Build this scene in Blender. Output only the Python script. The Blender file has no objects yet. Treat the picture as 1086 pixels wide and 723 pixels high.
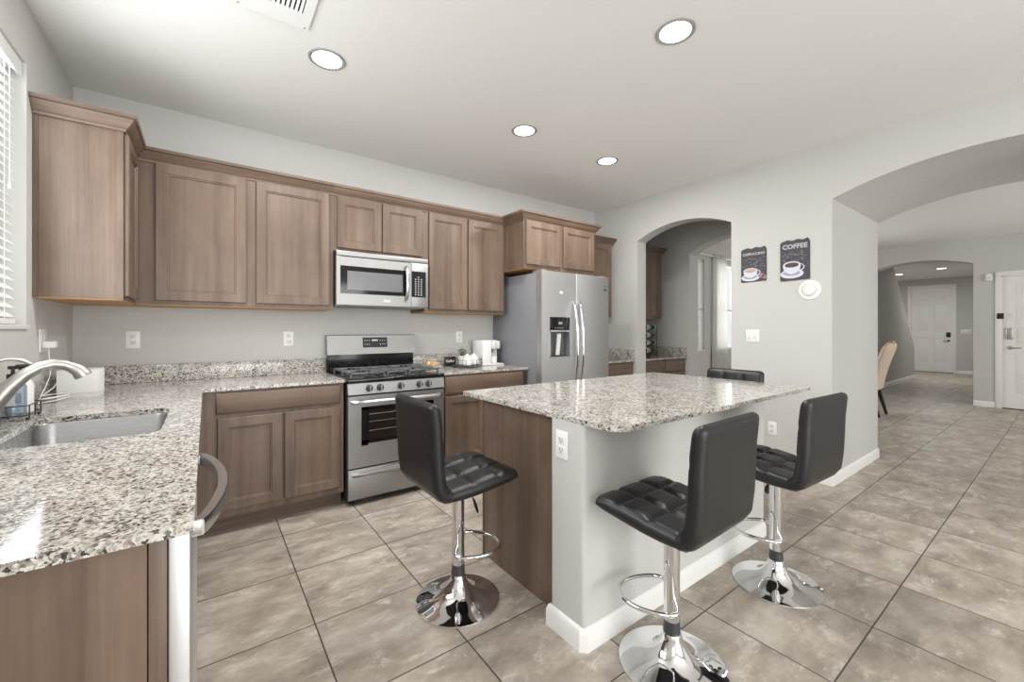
import bpy, bmesh, math, random
from mathutils import Vector, Matrix

random.seed(7)
PI = math.pi
SC = bpy.context.scene
COL = SC.collection

# ------------------------------------------------------------------ camera
cam_d = bpy.data.cameras.new('camera')
cam_d.sensor_width = 36.0
cam_d.lens = 441.6 / 1086 * 36.0
cam_d.shift_x = (543 - 544.9) / 1086
cam_d.shift_y = (349.77 - 361.5) / 1086
cam_d.clip_start = 0.02
cam = bpy.data.objects.new('camera', cam_d)
cam.location = (0, 0, 1.27)
cam.rotation_euler = (PI / 2, 0, -math.radians(36.45))
COL.objects.link(cam)
SC.camera = cam

# ------------------------------------------------------------------ view, world and large lights
SC.view_settings.view_transform = 'Standard'
SC.view_settings.look = 'None'
SC.view_settings.gamma = 1.0
SC.view_settings.use_curve_mapping = False
SC.view_settings.exposure = -0.10

world = bpy.data.worlds.new('world')
SC.world = world
world.use_nodes = True
bg = world.node_tree.nodes['Background']
bg.inputs[0].default_value = (0.93, 0.97, 1.0, 1)
bg.inputs[1].default_value = 1.7

def area_light(name, loc, direction, sx, sy, power, color=(1, 1, 1), spread=PI):
    d = bpy.data.lights.new(name, 'AREA')
    d.shape = 'RECTANGLE'
    d.size, d.size_y = sx, sy
    d.energy = power
    d.color = color
    d.spread = spread
    o = bpy.data.objects.new(name, d)
    o.location = loc
    o.rotation_euler = Vector(direction).to_track_quat('-Z', 'Y').to_euler()
    COL.objects.link(o)
    return o

area_light('patio_side_fill', (1.5, -3.28, 1.25), (0, 1, 0.15), 3.0, 2.2, 118, (0.99, 0.995, 1.0))  # added fill from behind the camera, flattens the kitchen lighting
area_light('sink_window_sky', (-1.15, 2.1, 2.0), (1, 0, 0.25), 1.5, 1.2, 16, (0.93, 0.97, 1.0))
area_light('sink_window_daylight', (-0.655, 2.08, 1.9), (1, 0, 0.1), 1.5, 1.1, 26, (0.93, 0.97, 1.0))
area_light('dining_window_daylight', (7.87, 4.15, 1.7), (0, -1, 0), 1.55, 1.5, 55, (0.95, 0.98, 1.0))
area_light('living_room_fill', (7.6, -3.25, 1.4), (0, 1, 0.1), 3.0, 1.8, 80, (1.0, 0.985, 0.97))  # added ambient fill for the living room, its source is unseen
area_light('nook_side_fill', (-0.6, -1.6, 1.5), (1, 0, 0.1), 1.8, 1.4, 30, (0.96, 0.98, 1.0))  # added fill from the unseen left side, lifts the island end panel

# ------------------------------------------------------------------ materials
def srgb(r, g, b):
    def f(c):
        c /= 255.0
        return c / 12.92 if c <= 0.04045 else ((c + 0.055) / 1.055) ** 2.4
    return (f(r), f(g), f(b), 1.0)

def new_mat(name):
    m = bpy.data.materials.new(name)
    m.use_nodes = True
    nt = m.node_tree
    return m, nt, nt.nodes['Principled BSDF']

def node(nt, kind, **kw):
    n = nt.nodes.new(kind)
    for k, v in kw.items():
        setattr(n, k, v)
    return n

def link(nt, a, b):
    nt.links.new(a, b)

def plain(name, col, rough=0.5, metal=0.0, noise=0.0, nscale=30.0, bump=0.0, bscale=200.0, coat=0.0, emit=None, estr=0.0):
    m, nt, p = new_mat(name)
    p.inputs['Base Color'].default_value = col
    p.inputs['Roughness'].default_value = rough
    p.inputs['Metallic'].default_value = metal
    p.inputs['Coat Weight'].default_value = coat
    if emit:
        p.inputs['Emission Color'].default_value = emit
        p.inputs['Emission Strength'].default_value = estr
    tc = node(nt, 'ShaderNodeTexCoord')
    if noise > 0:
        n = node(nt, 'ShaderNodeTexNoise')
        n.inputs['Scale'].default_value = nscale
        n.inputs['Detail'].default_value = 4
        link(nt, tc.outputs['Object'], n.inputs['Vector'])
        mx = node(nt, 'ShaderNodeMix', data_type='RGBA')
        mx.inputs[6].default_value = tuple(c * (1 - noise) for c in col[:3]) + (1,)
        mx.inputs[7].default_value = tuple(min(1, c * (1 + noise)) for c in col[:3]) + (1,)
        link(nt, n.outputs['Fac'], mx.inputs[0])
        link(nt, mx.outputs[2], p.inputs['Base Color'])
    if bump > 0:
        n2 = node(nt, 'ShaderNodeTexNoise')
        n2.inputs['Scale'].default_value = bscale
        n2.inputs['Detail'].default_value = 3
        link(nt, tc.outputs['Object'], n2.inputs['Vector'])
        b = node(nt, 'ShaderNodeBump')
        b.inputs['Strength'].default_value = bump
        b.inputs['Distance'].default_value = 0.004
        link(nt, n2.outputs['Fac'], b.inputs['Height'])
        link(nt, b.outputs['Normal'], p.inputs['Normal'])
    return m

def ramp(nt, stops, interp='LINEAR'):
    r = node(nt, 'ShaderNodeValToRGB')
    cr = r.color_ramp
    cr.interpolation = interp
    while len(cr.elements) < len(stops):
        cr.elements.new(0.5)
    for e, (pos, c) in zip(cr.elements, stops):
        e.position = pos
        e.color = c
    return r

def wood(name, dark, mid, light, axis='z', rough=0.42):
    m, nt, p = new_mat(name)
    tc = node(nt, 'ShaderNodeTexCoord')
    oi = node(nt, 'ShaderNodeObjectInfo')
    off = node(nt, 'ShaderNodeVectorMath', operation='SCALE')
    off.inputs[0].default_value = (7.3, 5.1, 3.7)
    link(nt, oi.outputs['Random'], off.inputs['Scale'])
    add = node(nt, 'ShaderNodeVectorMath', operation='ADD')
    link(nt, tc.outputs['Object'], add.inputs[0])
    link(nt, off.outputs[0], add.inputs[1])
    def nz(across, along, detail):
        mp = node(nt, 'ShaderNodeMapping')
        s = {'z': (across, across, along), 'x': (along, across, across), 'y': (across, along, across)}[axis]
        mp.inputs['Scale'].default_value = s
        link(nt, add.outputs[0], mp.inputs['Vector'])
        n = node(nt, 'ShaderNodeTexNoise')
        n.inputs['Scale'].default_value = 1.0
        n.inputs['Detail'].default_value = detail
        n.inputs['Roughness'].default_value = 0.62
        link(nt, mp.outputs[0], n.inputs['Vector'])
        return n
    fine = nz(110, 2.6, 5)
    board = nz(11, 0.35, 2)
    blotch = nz(5, 2.4, 4)
    a = node(nt, 'ShaderNodeMath', operation='MULTIPLY_ADD')
    a.inputs[1].default_value = 0.24
    link(nt, fine.outputs['Fac'], a.inputs[0])
    b = node(nt, 'ShaderNodeMath', operation='MULTIPLY_ADD')
    b.inputs[1].default_value = 0.48
    link(nt, board.outputs['Fac'], b.inputs[0])
    c = node(nt, 'ShaderNodeMath', operation='MULTIPLY')
    c.inputs[1].default_value = 0.32
    link(nt, blotch.outputs['Fac'], c.inputs[0])
    link(nt, c.outputs[0], b.inputs[2])
    link(nt, b.outputs[0], a.inputs[2])
    r = ramp(nt, [(0.35, dark), (0.52, mid), (0.69, light)])
    link(nt, a.outputs[0], r.inputs['Fac'])
    link(nt, r.outputs['Color'], p.inputs['Base Color'])
    p.inputs['Roughness'].default_value = rough
    bp = node(nt, 'ShaderNodeBump')
    bp.inputs['Strength'].default_value = 0.06
    bp.inputs['Distance'].default_value = 0.002
    link(nt, fine.outputs['Fac'], bp.inputs['Height'])
    link(nt, bp.outputs['Normal'], p.inputs['Normal'])
    return m

def granite(name):
    m, nt, p = new_mat(name)
    tc = node(nt, 'ShaderNodeTexCoord')
    n0 = node(nt, 'ShaderNodeTexNoise')
    n0.inputs['Scale'].default_value = 60
    n0.inputs['Detail'].default_value = 3
    link(nt, tc.outputs['Object'], n0.inputs['Vector'])
    sub = node(nt, 'ShaderNodeVectorMath', operation='SCALE')
    sub.inputs['Scale'].default_value = 0.022
    link(nt, n0.outputs['Color'], sub.inputs[0])
    add = node(nt, 'ShaderNodeVectorMath', operation='ADD')
    link(nt, tc.outputs['Object'], add.inputs[0])
    link(nt, sub.outputs[0], add.inputs[1])
    v = node(nt, 'ShaderNodeTexVoronoi')
    v.inputs['Scale'].default_value = 168
    link(nt, add.outputs[0], v.inputs['Vector'])
    sep = node(nt, 'ShaderNodeSeparateColor')
    link(nt, v.outputs['Color'], sep.inputs[0])
    n1 = node(nt, 'ShaderNodeTexNoise')
    n1.inputs['Scale'].default_value = 22
    n1.inputs['Detail'].default_value = 3
    link(nt, tc.outputs['Object'], n1.inputs['Vector'])
    ma = node(nt, 'ShaderNodeMath', operation='MULTIPLY_ADD')
    ma.inputs[1].default_value = 0.8
    ma.inputs[2].default_value = -0.4
    link(nt, n1.outputs['Fac'], ma.inputs[0])
    sm = node(nt, 'ShaderNodeMath', operation='ADD')
    link(nt, sep.outputs[0], sm.inputs[0])
    link(nt, ma.outputs[0], sm.inputs[1])
    r = ramp(nt, [(0.0, srgb(70, 68, 68)), (0.10, srgb(118, 113, 108)), (0.20, srgb(156, 149, 140)),
                  (0.34, srgb(180, 172, 161)), (0.52, srgb(200, 196, 188)), (0.80, srgb(216, 213, 207))], 'CONSTANT')
    link(nt, sm.outputs[0], r.inputs['Fac'])
    # second, finer layer of dark flecks
    v2 = node(nt, 'ShaderNodeTexVoronoi')
    v2.inputs['Scale'].default_value = 260
    link(nt, add.outputs[0], v2.inputs['Vector'])
    sep2 = node(nt, 'ShaderNodeSeparateColor')
    link(nt, v2.outputs['Color'], sep2.inputs[0])
    r2 = ramp(nt, [(0.0, (0.42, 0.41, 0.40, 1)), (0.09, (0.76, 0.74, 0.71, 1)), (0.22, (1, 1, 1, 1))], 'CONSTANT')
    link(nt, sep2.outputs[1], r2.inputs['Fac'])
    mx = node(nt, 'ShaderNodeMix', data_type='RGBA', blend_type='MULTIPLY')
    mx.inputs[0].default_value = 1.0
    link(nt, r.outputs['Color'], mx.inputs[6])
    link(nt, r2.outputs['Color'], mx.inputs[7])
    link(nt, mx.outputs[2], p.inputs['Base Color'])
    p.inputs['Roughness'].default_value = 0.10
    p.inputs['Specular IOR Level'].default_value = 0.5
    return m

def tile_floor(name):
    T, ox, oy = 0.4786, 0.3785, 1.0
    m, nt, p = new_mat(name)
    g = node(nt, 'ShaderNodeNewGeometry')
    sp = node(nt, 'ShaderNodeSeparateXYZ')
    link(nt, g.outputs['Position'], sp.inputs[0])
    ids, dist = [], []
    for k, o in ((0, ox), (1, oy)):
        s = node(nt, 'ShaderNodeMath', operation='SUBTRACT'); s.inputs[1].default_value = o
        link(nt, sp.outputs[k], s.inputs[0])
        d = node(nt, 'ShaderNodeMath', operation='DIVIDE'); d.inputs[1].default_value = T
        link(nt, s.outputs[0], d.inputs[0])
        f = node(nt, 'ShaderNodeMath', operation='FLOOR'); link(nt, d.outputs[0], f.inputs[0])
        ids.append(f)
        pp = node(nt, 'ShaderNodeMath', operation='PINGPONG'); pp.inputs[1].default_value = 0.5
        link(nt, d.outputs[0], pp.inputs[0])
        dist.append(pp)
    mn = node(nt, 'ShaderNodeMath', operation='MINIMUM')
    link(nt, dist[0].outputs[0], mn.inputs[0]); link(nt, dist[1].outputs[0], mn.inputs[1])
    cb = node(nt, 'ShaderNodeCombineXYZ')
    link(nt, ids[0].outputs[0], cb.inputs[0]); link(nt, ids[1].outputs[0], cb.inputs[1])
    wn = node(nt, 'ShaderNodeTexWhiteNoise', noise_dimensions='3D')
    link(nt, cb.outputs[0], wn.inputs['Vector'])
    sc = node(nt, 'ShaderNodeVectorMath', operation='SCALE'); sc.inputs['Scale'].default_value = 9.0
    link(nt, wn.outputs['Color'], sc.inputs[0])
    ad = node(nt, 'ShaderNodeVectorMath', operation='ADD')
    link(nt, g.outputs['Position'], ad.inputs[0]); link(nt, sc.outputs[0], ad.inputs[1])
    mp = node(nt, 'ShaderNodeMapping'); mp.inputs['Scale'].default_value = (0.75, 1.35, 1)
    mp.inputs['Rotation'].default_value = (0, 0, 0.35)
    link(nt, ad.outputs[0], mp.inputs['Vector'])
    n1 = node(nt, 'ShaderNodeTexNoise'); n1.inputs['Scale'].default_value = 5.0
    n1.inputs['Detail'].default_value = 9; n1.inputs['Roughness'].default_value = 0.66
    n1.inputs['Distortion'].default_value = 0.15
    link(nt, mp.outputs[0], n1.inputs['Vector'])
    r1 = ramp(nt, [(0.32, srgb(141, 130, 118)), (0.50, srgb(171, 160, 147)), (0.66, srgb(197, 188, 176))])
    link(nt, n1.outputs['Fac'], r1.inputs['Fac'])
    n2 = node(nt, 'ShaderNodeTexNoise'); n2.inputs['Scale'].default_value = 9
    n2.inputs['Detail'].default_value = 9; n2.inputs['Roughness'].default_value = 0.74
    n2.inputs['Distortion'].default_value = 0.3
    link(nt, mp.outputs[0], n2.inputs['Vector'])
    r2 = ramp(nt, [(0.54, (0, 0, 0, 1)), (0.66, (1, 1, 1, 1))])
    link(nt, n2.outputs['Fac'], r2.inputs['Fac'])
    mv = node(nt, 'ShaderNodeMath', operation='MULTIPLY'); mv.inputs[1].default_value = 0.7
    link(nt, r2.outputs['Color'], mv.inputs[0])
    mx1 = node(nt, 'ShaderNodeMix', data_type='RGBA')
    mx1.inputs[7].default_value = srgb(220, 213, 203)
    link(nt, mv.outputs[0], mx1.inputs[0]); link(nt, r1.outputs['Color'], mx1.inputs[6])
    # small tone difference from tile to tile
    tv = node(nt, 'ShaderNodeMath', operation='MULTIPLY_ADD'); tv.inputs[1].default_value = 0.16; tv.inputs[2].default_value = 0.92
    link(nt, wn.outputs['Value'], tv.inputs[0])
    sc2 = node(nt, 'ShaderNodeVectorMath', operation='SCALE')
    link(nt, mx1.outputs[2], sc2.inputs[0]); link(nt, tv.outputs[0], sc2.inputs['Scale'])
    gr = ramp(nt, [(0.0056, (1, 1, 1, 1)), (0.0078, (0, 0, 0, 1))])
    link(nt, mn.outputs[0], gr.inputs['Fac'])
    mx2 = node(nt, 'ShaderNodeMix', data_type='RGBA')
    mx2.inputs[7].default_value = srgb(72, 66, 60)
    link(nt, gr.outputs['Color'], mx2.inputs[0]); link(nt, sc2.outputs[0], mx2.inputs[6])
    link(nt, mx2.outputs[2], p.inputs['Base Color'])
    rr = node(nt, 'ShaderNodeMath', operation='MULTIPLY_ADD'); rr.inputs[1].default_value = 0.3; rr.inputs[2].default_value = 0.30
    link(nt, n1.outputs['Fac'], rr.inputs[0])
    link(nt, rr.outputs[0], p.inputs['Roughness'])
    inv = node(nt, 'ShaderNodeMath', operation='MULTIPLY_ADD'); inv.inputs[1].default_value = -1.0
    link(nt, gr.outputs['Color'], inv.inputs[0])
    mb2 = node(nt, 'ShaderNodeMath', operation='MULTIPLY'); mb2.inputs[1].default_value = 0.35
    link(nt, n1.outputs['Fac'], mb2.inputs[0]); link(nt, mb2.outputs[0], inv.inputs[2])
    bp = node(nt, 'ShaderNodeBump'); bp.inputs['Strength'].default_value = 0.35; bp.inputs['Distance'].default_value = 0.003
    link(nt, inv.outputs[0], bp.inputs['Height'])
    link(nt, bp.outputs['Normal'], p.inputs['Normal'])
    return m

def brushed(name, col, rough=0.3, axis='x'):
    m, nt, p = new_mat(name)
    tc = node(nt, 'ShaderNodeTexCoord')
    mp = node(nt, 'ShaderNodeMapping')
    mp.inputs['Scale'].default_value = {'x': (2, 300, 300), 'z': (300, 300, 2)}[axis]
    link(nt, tc.outputs['Object'], mp.inputs['Vector'])
    n = node(nt, 'ShaderNodeTexNoise'); n.inputs['Scale'].default_value = 1.0; n.inputs['Detail'].default_value = 3
    link(nt, mp.outputs[0], n.inputs['Vector'])
    a = node(nt, 'ShaderNodeMath', operation='MULTIPLY_ADD'); a.inputs[1].default_value = 0.14; a.inputs[2].default_value = rough - 0.07
    link(nt, n.outputs['Fac'], a.inputs[0]); link(nt, a.outputs[0], p.inputs['Roughness'])
    p.inputs['Base Color'].default_value = col
    p.inputs['Metallic'].default_value = 1.0
    return m

def glass_mat(name, tint=(1, 1, 1, 1), rough=0.0):
    m, nt, p = new_mat(name)
    nt.nodes.remove(p)
    out = nt.nodes['Material Output']
    tr = node(nt, 'ShaderNodeBsdfTransparent'); tr.inputs[0].default_value = tint
    gl = node(nt, 'ShaderNodeBsdfGlossy'); gl.inputs['Roughness'].default_value = rough
    lw = node(nt, 'ShaderNodeLayerWeight'); lw.inputs[0].default_value = 0.25
    mu = node(nt, 'ShaderNodeMath', operation='MULTIPLY_ADD'); mu.inputs[1].default_value = 0.5; mu.inputs[2].default_value = 0.04
    link(nt, lw.outputs['Fresnel'], mu.inputs[0])
    mx = node(nt, 'ShaderNodeMixShader')
    link(nt, mu.outputs[0], mx.inputs[0]); link(nt, tr.outputs[0], mx.inputs[1]); link(nt, gl.outputs[0], mx.inputs[2])
    link(nt, mx.outputs[0], out.inputs['Surface'])
    return m

M = {}
M['wall'] = plain('wall_paint', srgb(198, 197, 193), 0.75, bump=0.12, bscale=120)
M['ceiling'] = plain('ceiling_paint', srgb(232, 231, 228), 0.85, bump=0.22, bscale=70)
M['trim'] = plain('white_trim', srgb(236, 235, 232), 0.4, noise=0.015, nscale=6)
M['floor'] = tile_floor('stone_tile')
WD, WM, WL = srgb(83, 67, 56), srgb(110, 91, 77), srgb(130, 110, 95)
M['wood'] = wood('cabinet_wood', WD, WM, WL, 'z')
M['wood_x'] = wood('cabinet_wood_cross', WD, WM, WL, 'x')
M['wood_y'] = wood('cabinet_wood_return', WD, WM, WL, 'y')
M['raw'] = wood('raw_maple', srgb(170, 128, 80), srgb(190, 146, 96), srgb(205, 164, 116), 'x', 0.6)
M['granite'] = granite('speckled_granite')
M['steel'] = brushed('stainless_steel', (0.37, 0.365, 0.36, 1), 0.47, 'x')
M['steel_v'] = brushed('stainless_steel_upright', (0.64, 0.64, 0.64, 1), 0.48, 'z')
M['sink'] = brushed('sink_steel', (0.42, 0.42, 0.425, 1), 0.26, 'x')
M['bright'] = plain('polished_steel', (0.58, 0.575, 0.57, 1), 0.27, 1.0, noise=0.02)
M['nickel'] = plain('brushed_nickel', (0.50, 0.475, 0.44, 1), 0.42, 1.0, noise=0.03, nscale=40)
M['chrome'] = plain('chrome', (0.80, 0.80, 0.81, 1), 0.035, 1.0, noise=0.01, nscale=5)
M['greyside'] = plain('grey_appliance_side', srgb(140, 141, 146), 0.45, 0.2, noise=0.03)
M['black'] = plain('black_plastic', (0.012, 0.012, 0.013, 1), 0.35, noise=0.1)
M['blackgloss'] = plain('black_glass', (0.008, 0.008, 0.009, 1), 0.08, noise=0.1)
M['iron'] = plain('cast_iron', (0.045, 0.045, 0.048, 1), 0.32, noise=0.15, nscale=80)
M['grate'] = plain('grey_enamel_grate', (0.11, 0.11, 0.115, 1), 0.28, noise=0.1, nscale=60)
M['leather'] = plain('black_leatherette', (0.012, 0.012, 0.013, 1), 0.38, noise=0.18, nscale=14, bump=0.10, bscale=260)
M['white'] = plain('white_plastic', srgb(238, 238, 236), 0.35, noise=0.01)
M['offwhite'] = plain('pale_plastic', srgb(226, 226, 222), 0.45, noise=0.01)
M['grille'] = plain('light_grey_grille', srgb(150, 150, 148), 0.6, noise=0.03)
M['dark'] = plain('dark_void', (0.01, 0.01, 0.01, 1), 0.8, noise=0.1)
M['mwglass'] = plain('grey_screen_glass', srgb(112, 113, 114), 0.16, noise=0.02)
M['ovenglass'] = plain('oven_glass', (0.018, 0.014, 0.012, 1), 0.07, noise=0.2, nscale=9)
M['print'] = plain('pale_print', srgb(205, 205, 205), 0.5, noise=0.02)
M['lamp'] = plain('lit_lens', (1, 1, 1, 1), 0.5, emit=(1.0, 0.98, 0.94, 1), estr=6.0)
M['slate'] = plain('chalkboard_print', srgb(66, 64, 70), 0.6, noise=0.30, nscale=45)
M['chalk'] = plain('chalk_print', srgb(190, 186, 190), 0.7, noise=0.2, nscale=60)
M['chalkdim'] = plain('faint_chalk_print', srgb(112, 110, 116), 0.7, noise=0.25, nscale=70)
M['cupwhite'] = plain('printed_cup_white', srgb(208, 208, 218), 0.5, noise=0.06, nscale=40)
M['cupshade'] = plain('printed_cup_grey', srgb(150, 150, 170), 0.5, noise=0.08, nscale=40)
M['brew'] = plain('printed_coffee', srgb(70, 52, 52), 0.5, noise=0.2)
M['latte'] = plain('printed_latte', srgb(190, 160, 140), 0.5, noise=0.1)
M['pinkish'] = plain('printed_biscuit', srgb(160, 124, 122), 0.5, noise=0.15)
M['fabric'] = plain('beige_upholstery', srgb(208, 190, 172), 0.9, noise=0.06, nscale=60, bump=0.2, bscale=500)
M['darkwood'] = plain('dark_leg_wood', srgb(40, 30, 26), 0.35, noise=0.2)
M['curtain'] = plain('white_curtain_cloth', srgb(245, 244, 240), 0.9, noise=0.03, bump=0.1, bscale=600)
def translucent(m, k):
    nt = m.node_tree
    p, out = nt.nodes['Principled BSDF'], nt.nodes['Material Output']
    tr = node(nt, 'ShaderNodeBsdfTranslucent'); tr.inputs[0].default_value = (0.85, 0.85, 0.83, 1)
    mx = node(nt, 'ShaderNodeMixShader'); mx.inputs[0].default_value = k
    link(nt, p.outputs[0], mx.inputs[1]); link(nt, tr.outputs[0], mx.inputs[2]); link(nt, mx.outputs[0], out.inputs['Surface'])
translucent(M['curtain'], 0.45)
M['blind'] = plain('white_blind', srgb(240, 240, 238), 0.45, noise=0.01)
M['glass'] = glass_mat('clear_glass')
M['soap'] = glass_mat('pale_bottle_plastic', (0.80, 0.86, 0.92, 1), 0.1)
M['leaf'] = plain('grey_green_leaf', srgb(92, 104, 78), 0.6, noise=0.3, nscale=40)
M['bottle'] = plain('dark_bottle_glass', (0.012, 0.014, 0.011, 1), 0.06, noise=0.2)
M['cork'] = plain('wine_capsule', srgb(176, 120, 84), 0.5, noise=0.15)
M['label'] = plain('cream_label', srgb(206, 196, 178), 0.7, noise=0.05)
M['bread'] = plain('golden_pastry', srgb(192, 158, 104), 0.7, noise=0.25, nscale=60)
M['smartlock'] = plain('satin_nickel', (0.55, 0.53, 0.50, 1), 0.35, 1.0, noise=0.04)

# ------------------------------------------------------------------ mesh builder
class MB:
    def __init__(self):
        self.bm = bmesh.new()
        self.mi = 0

    def _mark(self):
        for f in self.bm.faces:
            if not f.tag:
                f.tag = True
                f.material_index = self.mi

    def box(self, x0, x1, y0, y1, z0, z1, bev=0.0, seg=2):
        bm = self.bm
        v = [bm.verts.new((x, y, z)) for x in (x0, x1) for y in (y0, y1) for z in (z0, z1)]
        fs = [bm.faces.new([v[i] for i in q]) for q in
              ((0, 1, 3, 2), (4, 6, 7, 5), (0, 4, 5, 1), (2, 3, 7, 6), (0, 2, 6, 4), (1, 5, 7, 3))]
        if bev > 0:
            es = list({e for f in fs for e in f.edges})
            bev = min(bev, 0.45 * min(abs(x1 - x0), abs(y1 - y0), abs(z1 - z0)))
            bmesh.ops.bevel(bm, geom=es, offset=bev, segments=seg, affect='EDGES', profile=0.5, clamp_overlap=True)
        self._mark()
        return self

    def fbox(self, face, plane, u0, u1, z0, z1, d0, d1, bev=0.0):
        if face == '-y': self.box(u0, u1, plane + d0, plane + d1, z0, z1, bev)
        elif face == '+y': self.box(u0, u1, plane - d1, plane - d0, z0, z1, bev)
        elif face == '+x': self.box(plane - d1, plane - d0, u0, u1, z0, z1, bev)
        elif face == '-x': self.box(plane + d0, plane + d1, u0, u1, z0, z1, bev)
        return self

    def loft(self, rings, cap0=True, cap1=True, closed=True):
        bm = self.bm
        R = [[bm.verts.new(p) for p in r] for r in rings]
        n = len(R[0])
        for a, b in zip(R, R[1:]):
            for i in range(n if closed else n - 1):
                j = (i + 1) % n
                bm.faces.new((a[i], a[j], b[j], b[i]))
        if cap0: bm.faces.new(list(reversed(R[0])))
        if cap1: bm.faces.new(R[-1])
        self._mark()
        return self

    def lathe(self, prof, c=(0, 0, 0), axis='z', seg=32, cap0=True, cap1=True):
        rings = []
        for r, h in prof:
            ring = []
            for i in range(seg):
                a = 2 * PI * i / seg
                u, w = r * math.cos(a), r * math.sin(a)
                if axis == 'z': ring.append((c[0] + u, c[1] + w, c[2] + h))
                elif axis == 'y': ring.append((c[0] + u, c[1] + h, c[2] + w))
                else: ring.append((c[0] + h, c[1] + u, c[2] + w))
            rings.append(ring)
        return self.loft(rings, cap0, cap1)

    def tube(self, pts, r, seg=10, closed=False, caps=True, flat=None):
        pts = [Vector(p) for p in pts]
        n = len(pts)
        rings = []
        up = None
        for i in range(n):
            if closed: t = pts[(i + 1) % n] - pts[i - 1]
            else: t = pts[min(i + 1, n - 1)] - pts[max(i - 1, 0)]
            t.normalize()
            if up is None:
                up = Vector((0, 0, 1)) if abs(t.z) < 0.9 else Vector((1, 0, 0))
            s = t.cross(up)
            if s.length < 1e-6: s = t.orthogonal()
            s.normalize()
            up = s.cross(t).normalized()
            rr = r[i] if isinstance(r, (list, tuple)) else r
            ra, rb = (rr, rr) if flat is None else (rr * flat[0], rr * flat[1])
            rings.append([tuple(pts[i] + s * (ra * math.cos(2 * PI * k / seg)) + up * (rb * math.sin(2 * PI * k / seg))) for k in range(seg)])
        if closed:
            rings.append(rings[0])
            return self.loft(rings, False, False)
        return self.loft(rings, caps, caps)

    def prism(self, poly, axis, a, b, bev=0.0):
        f = {'x': lambda p, t: (t, p[0], p[1]), 'y': lambda p, t: (p[0], t, p[1]), 'z': lambda p, t: (p[0], p[1], t)}[axis]
        self.loft([[f(p, a) for p in poly], [f(p, b) for p in poly]])
        if bev > 0:
            self.bm.edges.ensure_lookup_table()
        return self

    def plate(self, outer, holes, axis, a, b):
        """flat outline with holes, given thickness from a to b along the axis"""
        f = {'x': lambda p, t: (t, p[0], p[1]), 'y': lambda p, t: (p[0], t, p[1]), 'z': lambda p, t: (p[0], p[1], t)}[axis]
        bm = self.bm
        loops = [outer] + list(holes)
        A, edges = [], []
        for lp in loops:
            vs = [bm.verts.new(f(p, a)) for p in lp]
            A.append(vs)
            edges += [bm.edges.new((vs[i], vs[(i + 1) % len(vs)])) for i in range(len(vs))]
        res = bmesh.ops.triangle_fill(bm, edges=edges, use_beauty=True, use_dissolve=False)
        tri = [g for g in res['geom'] if isinstance(g, bmesh.types.BMFace)]
        mp = {}
        for vs, lp in zip(A, loops):
            for v, p in zip(vs, lp): mp[v] = bm.verts.new(f(p, b))
        for t in tri: bm.faces.new([mp[v] for v in reversed(t.verts)])
        for vs in A:
            for i in range(len(vs)):
                j = (i + 1) % len(vs)
                bm.faces.new((vs[i], vs[j], mp[vs[j]], mp[vs[i]]))
        self._mark()
        return self

    def sweep(self, path, prof, side=1, closed=False):
        """profile of (out, z) swept along an xy path with mitred corners; out points to the right of travel for side=1"""
        n = len(path)
        rings = []
        for i in range(n):
            def nrm(p, q):
                d = Vector((q[0] - p[0], q[1] - p[1])).normalized()
                return Vector((d.y, -d.x)) * side
            if i == 0: off = nrm(path[0], path[1])
            elif i == n - 1: off = nrm(path[-2], path[-1])
            else:
                a, b = nrm(path[i - 1], path[i]), nrm(path[i], path[i + 1])
                off = (a + b) / (1 + a.dot(b))
            rings.append([(path[i][0] + off.x * o, path[i][1] + off.y * o, z) for o, z in prof])
        return self.loft(rings)

    def panel_door(self, face, plane, u0, u1, z0, z1, t=0.0175, w=0.057, bead=True):
        """shaker door with a beaded, recessed panel"""
        def P(u, z, d):
            if face == '-y': return (u, plane + d, z)
            if face == '+y': return (u, plane - d, z)
            if face == '+x': return (plane - d, u, z)
            return (plane + d, u, z)
        def rect(i, d): return [P(u0 + i, z0 + i, d), P(u1 - i, z0 + i, d), P(u1 - i, z1 - i, d), P(u0 + i, z1 - i, d)]
        self.loft([rect(0, t), rect(0, 0.003), rect(0.003, 0.0), rect(w, 0.0), rect(w + 0.003, 0.005),
                   rect(w + 0.010, 0.0060), rect(w + 0.013, 0.0125)])
        return self

    def slab_front(self, face, plane, u0, u1, z0, z1, t=0.0175):
        def P(u, z, d):
            if face == '-y': return (u, plane + d, z)
            if face == '+y': return (u, plane - d, z)
            if face == '+x': return (plane - d, u, z)
            return (plane + d, u, z)
        def rect(i, d): return [P(u0 + i, z0 + i, d), P(u1 - i, z0 + i, d), P(u1 - i, z1 - i, d), P(u0 + i, z1 - i, d)]
        return self.loft([rect(0, t), rect(0, 0.006), rect(0.004, 0.0015), rect(0.008, 0.0)])

    def ellipsoid(self, c, rx, ry, rz, seg=16, rings=10):
        rg = []
        for k in range(rings + 1):
            a = -PI / 2 + PI * k / rings
            a = max(min(a, PI / 2 - 0.05), -PI / 2 + 0.05)
            rg.append([(c[0] + rx * math.cos(a) * math.cos(2 * PI * i / seg), c[1] + ry * math.cos(a) * math.sin(2 * PI * i / seg), c[2] + rz * math.sin(a)) for i in range(seg)])
        return self.loft(rg)

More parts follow.
